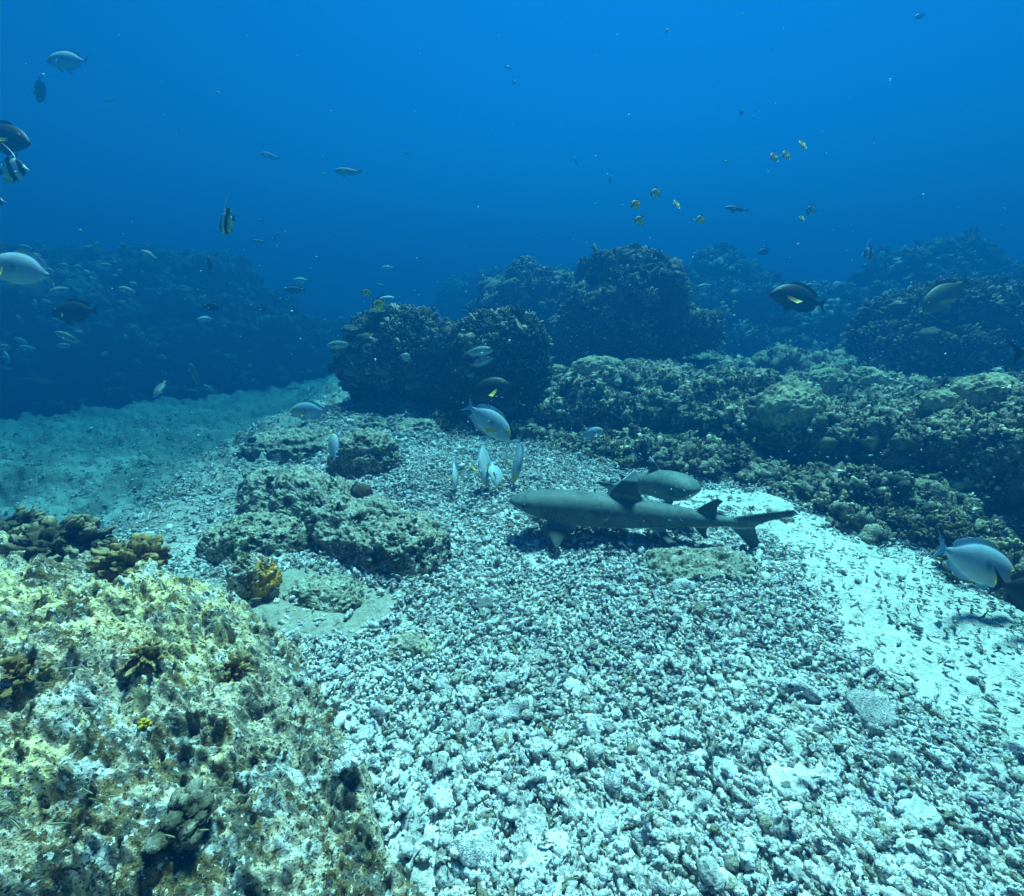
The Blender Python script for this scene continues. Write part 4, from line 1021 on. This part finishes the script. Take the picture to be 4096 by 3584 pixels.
# --- the school at the left
SC = [(123, 580, 50, 190), (100, 541, 32, 165), (130, 531, 30, 178), (158, 534, 30, 172), (187, 558, 24, 160), (214, 530, 30, 184), (241, 542, 26, 170), (232, 552, 22, 176), (270, 568, 26, 172), (258, 582, 46, 160), (322, 581, 36, 184), (246, 603, 20, 190), (262, 600, 18, 175), (166, 594, 28, 118),
      (187, 576, 16, 170), (203, 575, 16, 178), (71, 611, 26, 100), (42, 640, 22, 122), (45, 682, 30, 165), (58, 696, 28, 172), (10, 694, 42, 176), (14, 718, 36, 110), (130, 691, 36, 178), (211, 707, 24, 184), (74, 512, 42, 172), (299, 511, 48, 155), (53, 495, 28, 168), (175, 545, 26, 160), (285, 545, 20, 180), (96, 604, 24, 165)]
for k, (u, v, L, th) in enumerate(SC):
    fish(DR_, "drummer", "grey fish with a dark tail in the loose school before the left reef", u, v, L, th + float(rng.normal(0, 4)), None, z=float(np.clip(.25 * FPX / L, 4.2, 6.2)), yaw=float(rng.normal(0, 14)), bend=float(rng.choice([-.06, 0, .06])), group="grey school before the left reef")
# --- faint and tiny fish
for u, v, L, th, zz, kd, lab in [(541, 312, 42, 164, 7.6, "parrotfish", "faint bluish fish left of the grey one in open water"), (519, 483, 32, 176, 7.5, "parrotfish", "faint dark fish above the left reef, near a smaller one"), (551, 472, 19, 60, 7.2, "parrotfish", "small faint fish tilted up above the left reef"),
                                 (604, 560, 34, 178, 6.5, "white_snapper", "whitish fish just above the dark unicornfish"), (523, 617, 28, 180, 6.6, D, "dark round fish halfway along the left reef"), (776, 535, 28, 180, 7.0, "white_snapper", "pale fish high above the undercut boulder"),
                                 (762, 570, 20, 170, 7.5, "parrotfish", "faint pale fish between two others above the undercut boulder"), (866, 618, 18, 80, 5.0, D, "small dark fish hanging upright left of the tall tower"), (587, 777, 24, 180, 6.2, "parrotfish", "faint pale fish close to the sand channel"),
                                 (1017, 135, 16, 160, 8.0, D, "faint dark fish high in the centre of the water"), (1028, 165, 12, 70, 8.0, D, "tiny dark fish below the faint one high in the centre"), (812, 306, 12, 160, 8.0, D, "tiny faint fish in mid water left of centre"),
                                 (1483, 225, 16, 75, 6.0, D, "small dark upright fish high at right"), (1220, 360, 18, 80, 7.6, "parrotfish", "faint upright fish above the tall tower, left of the butterflyfish"), (1151, 322, 18, 110, 8.0, "parrotfish", "faintest fish in open water right of centre"),
                                 (1455, 322, 16, 200, 8.0, "parrotfish", "faint small fish above the slender dark fish"), (1841, 31, 26, 200, 7.4, D, "faint dark fish near the top right corner"), (220, 200, 24, 178, 7.4, "parrotfish", "faint small fish at upper left"),
                                 (1916, 523, 18, 175, 6.2, D, "small dark fish over the highest part of the hazy reef"), (520, 440, 16, 175, 7.6, "parrotfish", "small faint fish right of the diving bannerfish")]:
    fish(kd, "surgeonfish" if kd == D else ("snapper" if "snap" in kd else kd), lab, u, v, L, th, None, z=zz)
for u, v, L, th, zz, lab in [(815, 656, 9, 90, 4.9, "tiny orange fish on the undercut boulder"), (1254, 537, 18, 78, 5.6, "yellow upright fish on the tall tower"), (1446, 605, 13, 200, 5.6, "left one of three tiny yellow fish right of the tower"), (1470, 604, 13, 185, 5.6, "right one of three tiny yellow fish right of the tower"),
                             (1457, 620, 13, 210, 5.6, "lowest of three tiny yellow fish right of the tower"), (1049, 544, 11, 180, 6.0, "tiny yellowish fish left of the tower top"), (1001, 565, 11, 190, 6.0, "tiny yellowish fish at the far left slope of the tower"), (1508, 880, 12, 70, 2.9, "tiny pale yellow fish in front of the dark ridge face"),
                             (648, 347, 10, 190, 5.0, "tiny yellow fish left of the grey one in open water"), (1334, 62, 11, 60, 3.0, "tiny whitish fish near the top edge"), (1016, 884, 16, -80, 3.4, "tiny fish below the nose of the diving pale surgeonfish"), (1370, 716, 10, 185, 4.4, "tiny orange fish above the ridge crest at centre right")]:
    fish("damselfish", "damselfish", lab, u, v, L, th, None, z=zz)

# --- tiny striped wrasses hovering over rock and rubble
rw = np.random.default_rng(77)
ZON = [("tiny striped wrasse hovering over the silty slope at left", [(60, 420, 905, 1060)], 26, (.042, .065)), ("tiny striped wrasse hovering close above the near yellow rock", [(10, 330, 1120, 1700), (300, 640, 1260, 1760)], 32, (.026, .036)),
       ("tiny striped wrasse hovering about the slanting rocks", [(400, 900, 960, 1280)], 20, (.03, .042)), ("tiny striped wrasse hovering over the open rubble", [(700, 1950, 1260, 1760)], 26, (.024, .034)), ("tiny pale striped wrasse hovering in front of the big shark", [(1060, 1480, 1035, 1105)], 14, (.017, .024))]
for lab, boxes, n_, (s0, s1) in ZON:
    for k in range(n_):
        b = boxes[k % len(boxes)]
        u, v = rw.uniform(b[0], b[1]), rw.uniform(b[2], b[3])
        p = hit(u, v, rw.uniform(.04, .16)) if "shark" not in lab else at(u, v, 1.80 + rw.uniform(-.1, .1))
        z_ = float((p - EYE) @ CF)
        fish("wrasse", "wrasse", lab, 0, 0, 1, float(rw.choice([165, -15, 190, -35, 150, 20, 100]) + rw.normal(0, 14)), float(rw.uniform(s0, s1)), z=z_, yaw=float(rw.normal(0, 22)), bend=float(rw.choice([-.12, 0, .12])), pos=p, group=lab.replace("tiny", "").strip() + "s" if False else "striped wrasses: " + lab.split("wrasse ")[1], lod=0.5)

# --- shoals of fry and drifting specks
def specks(name, label, cat, boxes, n_, size, colr, seed, stretch):
    r = np.random.default_rng(seed)
    V0, F0 = ico(1); V0 = V0 * np.array([1, 1 / stretch, 1 / stretch])
    bx = [boxes[i] for i in r.integers(0, len(boxes), n_)]
    T = np.array([at(r.uniform(b[0], b[1]), r.uniform(b[2], b[3]), r.uniform(b[4], b[5])) for b in bx])
    V, F, C = scatter([(V0, F0, np.ones(3))], np.zeros(n_, int), rand_rot(n_, .3, r), T, size * np.exp(r.normal(0, .35, n_)), np.repeat(np.array([colr]), n_, 0) * r.uniform(.6, 1.2, (n_, 1)))
    return tag(link(name, mk_mesh(name, V, F, C), M_FISH), label, cat, kind="stuff")
specks("fish_fry", "shoal of tiny silvery fry in the shade before the ridge and reef", "fish fry", [(1420, 2040, 655, 745, 3.2, 4.4), (1420, 2040, 655, 745, 3.2, 4.2), (1250, 2000, 900, 1010, 1.9, 2.4), (900, 1300, 790, 900, 2.6, 3.2), (1000, 1400, 640, 730, 3.4, 4.4)], 620, .006, (.55, .6, .55), 5, 4.0)
specks("marine_snow", "pale specks drifting in the water", "specks", [(20, 2030, 20, 600, 1.2, 4.5), (200, 2030, 400, 900, 1.2, 3.2)], 190, .0022, (.8, .85, .85), 6, 1.4)
specks("drifting_plankton", "larger dull specks of plankton drifting in mid water", "specks", [(20, 2030, 60, 620, 2.0, 5.5), (500, 1400, 480, 700, 2.5, 4.5)], 70, .0065, (.30, .36, .33), 8, 1.8)

# ---------------------------------------------------------------- sharks
M_SHARK = attr_mat("shark_skin", rough=0.62, spots=((5, 0.88, 1.1), (70, 0.86, 1.1)), bump=((260, 0.25, 0.003),), spec=0.25)
def shark(label, spine, L, girth, pec_l, pec_r, voxel, roll=0.0, tone=1.0):
    """spine: centre line nose to tail (world); pec: tip offsets (along, out, up) in body lengths"""
    sp = crom(np.array(spine, float), 300)
    ds = np.concatenate([[0], np.cumsum(np.linalg.norm(np.diff(sp, axis=0), axis=1))]); ds /= ds[-1]
    pos = lambda s: np.stack([np.interp(s, ds, sp[:, k]) for k in range(3)], -1)
    def frame(s):
        a = pos(np.clip(s - 0.01, 0, 1)) - pos(np.clip(s + 0.01, 0, 1)); a /= np.linalg.norm(a, axis=-1, keepdims=True)
        up = np.array([0, math.sin(roll) * 0 , 1.0]); y = np.cross(np.broadcast_to(up, a.shape), a); y /= np.linalg.norm(y, axis=-1, keepdims=True)
        z = np.cross(a, y); return a, y, z
    def W(s, y, z):                      # body coordinates (0..1, in lengths) to world
        s, y, z = np.broadcast_arrays(np.asarray(s, float), np.asarray(y, float), np.asarray(z, float))
        a, yy, zz = frame(s); return pos(s) + yy * (y * L)[..., None] + zz * (z * L)[..., None]
    S_ = np.array([0, .006, .018, .04, .075, .12, .17, .22, .30, .38, .46, .54, .62, .70, .77, .82, .86])
    HW = np.array([.004, .018, .032, .046, .058, .066, .069, .070, .070, .067, .062, .054, .045, .034, .022, .016, .009]) * girth
    TP = np.array([.002, .010, .018, .029, .042, .052, .059, .063, .065, .063, .057, .050, .041, .028, .021, .018, .014]) * girth
    BT = np.array([.002, .007, .012, .021, .035, .048, .055, .060, .062, .058, .050, .040, .031, .023, .016, .014, .010]) * girth
    ss = np.linspace(0, .86, 120) ** 1.15 / .86 ** 0.15
    hw, tp_, bt_ = (np.interp(ss, S_, q) for q in (HW, TP, BT))
    th = np.arange(40) * 2 * np.pi / 40
    zz = np.where(np.sin(th)[None] > 0, tp_[:, None] * np.abs(np.sin(th)[None]) ** .95, -bt_[:, None] * np.abs(np.sin(th)[None]) ** .8)
    yy = hw[:, None] * np.cos(th)[None]
    # gill slits and mouth are pressed into the body
    V = W(np.repeat(ss[:, None], 40, 1), yy, zz).reshape(-1, 3)
    F = gridfaces(120, 40, cv=True)
    b = len(V); V = np.concatenate([V, W(np.array([0.0, .862]), np.zeros(2), np.zeros(2))]); j = np.arange(40); j2 = (j + 1) % 40
    T3 = np.concatenate([np.stack([j, j2, np.full(40, b)], 1), np.stack([119 * 40 + j2, 119 * 40 + j, np.full(40, b + 1)], 1)])
    parts = [(V, [F, T3], np.ones(3))]
    def finbody(base, tip, th_, n=14, side='y', curve=0.0, trail=0.0):
        """base, tip: (s,y,z) front and back ends; leading edge bows, trailing edge is hollow"""
        (b0, b1), (t0, t1) = np.array(base, float), np.array(tip, float)
        k = np.linspace(0, 1, 12)[:, None]; m = np.linspace(0, 1, n)[None, :]
        lead = b0[None] + (t0 - b0)[None] * k + np.array([-1, 0, 0])[None] * curve * np.sin(np.pi * k ** 0.8); trl = b1[None] + (t1 - b1)[None] * k - np.array([1, 0, 0])[None] * trail * np.sin(np.pi * k)
        G = lead[:, None] * (1 - m[..., None]) + trl[:, None] * m[..., None]
        hth = th_ * (1 - 0.75 * k) * np.sin(np.pi * np.clip(m * .9 + .08, 0, 1)) ** 0.7 + .0016
        o3 = np.array({'y': (0, 1, 0), 'z': (0, 0, 1)}[side], float)
        A = G + o3 * hth[..., None]; C = G - o3 * hth[..., None]
        Q = np.concatenate([A.reshape(-1, 3), C.reshape(-1, 3)]); nn = 12 * n
        g = gridfaces(12, n)
        ring = np.concatenate([np.arange(n), np.arange(1, 12) * n + n - 1, 11 * n + np.arange(n - 2, -1, -1), np.arange(10, 0, -1) * n]); r2 = np.roll(ring, -1)
        Fq = np.concatenate([g, g[:, ::-1] + nn, np.stack([ring, ring + nn, r2 + nn, r2], 1)])
        parts.append((W(Q[:, 0], Q[:, 1], Q[:, 2]), [Fq], np.ones(3)))
    g = girth
    finbody([(.355, 0, .050 * g), (.505, 0, .040 * g)], [(.446, 0, .060 * g + .116), (.462, 0, .060 * g + .098)], .012, curve=.010, trail=.016)      # first dorsal
    finbody([(.668, 0, .026 * g), (.755, 0, .018 * g)], [(.738, 0, .030 * g + .060), (.762, 0, .030 * g + .050)], .009, curve=.008, trail=.014)      # second dorsal
    finbody([(.665, 0, -.020 * g), (.735, 0, -.014 * g)], [(.715, 0, -.020 * g - .056), (.737, 0, -.020 * g - .058)], .008, trail=.014)              # anal
    for sg, (ax, ay, az) in ((1, pec_l), (-1, pec_r)):
        finbody([(.150, sg * .048 * g, -.030 * g), (.275, sg * .046 * g, -.034 * g)], [(.160 + ax, sg * (.05 * g + ay), -.03 * g + az), (.174 + ax, sg * (.05 * g + ay * .98), -.03 * g + az)], .009, side='z', curve=.010, trail=.012)
        finbody([(.515, sg * .030 * g, -.035 * g), (.575, sg * .026 * g, -.030 * g)], [(.575, sg * (.03 * g + .070), -.035 * g - .022), (.605, sg * (.03 * g + .062), -.035 * g - .020)], .006, side='z', trail=.008)
    finbody([(.785, 0, .018 * g), (.872, 0, -.008 * g)], [(.982, 0, .084), (1.0, 0, .066)], .009, curve=-.004, trail=.012)                             # upper tail lobe
    finbody([(.790, 0, -.012 * g), (.872, 0, .006 * g)], [(.905, 0, -.118), (.932, 0, -.108)], .009, curve=-.002, trail=.004)                         # lower tail lobe
    V, Fl, _ = merge(parts)
    me = mk_mesh("shark_raw", V, Fl)
    tmp = bpy.data.objects.new("shark_raw", me); COL.objects.link(tmp)
    md = tmp.modifiers.new("r", 'REMESH'); md.mode = 'VOXEL'; md.voxel_size = voxel; md.adaptivity = 0
    sm = tmp.modifiers.new("s", 'SMOOTH'); sm.factor = 0.5; sm.iterations = 5
    dg = bpy.context.evaluated_depsgraph_get(); dg.update()
    ev = tmp.evaluated_get(dg); em = ev.to_mesh()
    Q = np.empty(len(em.vertices) * 3, np.float32); em.vertices.foreach_get("co", Q); Q = Q.reshape(-1, 3).astype(float)
    Fq = np.empty(len(em.loops), np.int32); em.loops.foreach_get("vertex_index", Fq); Fq = Fq.reshape(-1, 4)
    ev.to_mesh_clear(); bpy.data.objects.remove(tmp); bpy.data.meshes.remove(me)
    # body coordinates of every vertex, for the markings
    tab_s = np.linspace(0, 1, 300); tab = pos(tab_s)
    best = np.zeros(len(Q), int); bd = np.full(len(Q), 1e9)
    for i in range(300):
        dd = ((Q[:, :2] - tab[i, :2]) ** 2).sum(1); m = dd < bd; bd[m] = dd[m]; best[m] = i
    s = tab_s[best]; a, yv, zv = frame(s); rel = Q - pos(s)
    y = (rel * yv).sum(1) / L; z = (rel * zv).sum(1) / L; s = s - (rel * a).sum(1) / L
    tpz = np.interp(s, S_, TP); btz = np.interp(s, S_, BT); hwz = np.interp(s, S_, HW)
    # slits: pressed-in lines
    slit = np.zeros(len(Q))
    onside = (np.abs(y) > hwz * .6) & (np.abs(z) < tpz)
    for k in range(5):
        sk = .128 + k * .0125
        slit = np.maximum(slit, np.exp(-((s - sk - .10 * (z + .0)) / .0030) ** 2) * (np.abs(z + .010) < .024) * onside)
    mouth = np.exp(-((z + .022 + .20 * (s - .04)) / .0025) ** 2) * (s > .028) * (s < .10) * (z < 0) * onside
    em2 = mk_mesh("shark", Q, Fq); nrm = normals(em2); bpy.data.meshes.remove(em2)
    Q = Q - nrm * ((slit * .006 + mouth * .004) * L)[:, None]
    skin = np.array([.085, .135, .118])
    body_q = np.stack([s, y, z], 1)
    mott = 1 + 0.16 * fbm(body_q * 22, 3, 5) - 0.25 * sstep(0.45, 0.7, fbm(body_q * 45, 2, 9)) + 0.3 * sstep(0.62, 0.8, fbm(body_q * 80, 2, 12))
    c = np.repeat(skin[None] * tone, len(Q), 0) * mott[:, None]
    c = mixc(c, A3(.36, .38, .33), sstep(-.45, -.95, z / btz) * (np.abs(y) < hwz * 1.02) * (z > -btz * 1.3))
    c = mixc(c, A3(.05, .055, .05), np.maximum(slit * .8, mouth * .8))
    c = mixc(c, A3(.030, .052, .046), ((z > tpz * 1.3) | ((np.abs(y) > hwz * 1.25))) * .75)
    c = mixc(c, A3(.72, .76, .74), sstep(.060 * g + .066, .060 * g + .076, z + .0 * s) * (s > .40) * (s < .52))
    c = mixc(c, A3(.45, .48, .46), sstep(.975, .988, s) * .6)
    cen = pos(np.array([.4]))[0]; cen[2] -= .06 * L
    o = link("shark", mk_mesh("shark", Q - cen, Fq, c), M_SHARK, loc=cen)
    tag(o, label, "shark")
    for sg in (-1, 1):
        v, f = ico(3)
        es, ez = .062, .008 * g
        p = W(es, sg * np.interp(es, S_, HW) * .95, ez)
        pid = np.ones(len(v))
        e = link("eye", mk_mesh("eye", v * .0085 * L * 1.1, f, np.repeat(A3(.02, .025, .02), len(v), 0)), M_FISH, o, loc=Vector(p) - Vector(cen))
    return o
GZ = lambda x, y: float(ground(np.array([x]), np.array([y]))[0])
hz_ = GZ(.5, 2.1) + .138
shark("big grey reef shark with white-tipped back fin resting on the rubble, facing left", [(-.015, 2.15, hz_ + .035), (.24, 2.115, hz_ + .015), (.575, 2.07, hz_), (.905, 2.015, hz_ - .005), (1.14, 1.965, hz_ - .01), (1.30, 1.92, hz_ - .02)], 1.325, 1.0, (.028, .100, -.066), (-.075, .115, .034), .0052)
hz2 = GZ(.8, 2.4) + .150
shark("second grey shark lying behind the big one's back fin, facing right", [(.935, 2.16, hz2 + .075), (.86, 2.28, hz2 + .045), (.775, 2.40, hz2 + .01), (.68, 2.48, hz2 - .03), (.58, 2.50, hz2 - .06), (.48, 2.48, hz2 - .07)], .72, 1.74, (.0, .10, -.03), (-.035, .15, -.10), .0048, tone=1.3)
# ---------------------------------------------------------------- the water between camera and reef
def haze_box(x0, x1, y0, y1, z0, z1):
    V = np.array([(x, y, z) for x in (x0, x1) for y in (y0, y1) for z in (z0, z1)], float)
    F = np.array([(0, 1, 3, 2), (4, 6, 7, 5), (0, 4, 5, 1), (2, 3, 7, 6), (0, 2, 6, 4), (1, 5, 7, 3)])
    me = mk_mesh("haze", V, F, smooth=False)
    m = bpy.data.materials.new("sea_water"); m.use_nodes = True
    t = m.node_tree; t.nodes.clear()
    o = t.nodes.new("ShaderNodeOutputMaterial"); p = t.nodes.new("ShaderNodeVolumePrincipled")
    p.inputs["Color"].default_value = (0.002, 0.046, 0.126, 1)
    p.inputs["Absorption Color"].default_value = (0.005, 0.33, 0.42, 1)
    p.inputs["Density"].default_value = HAZE
    p.inputs["Anisotropy"].default_value = 0.25
    t.links.new(p.outputs[0], o.inputs["Volume"])
    return tag(link("haze", me, m), "blue sea water veiling the distant reef", "sea water", kind="stuff")
HAZE = 0.345
haze_box(-42, 42, -42, 42, -3.2, 4.2)
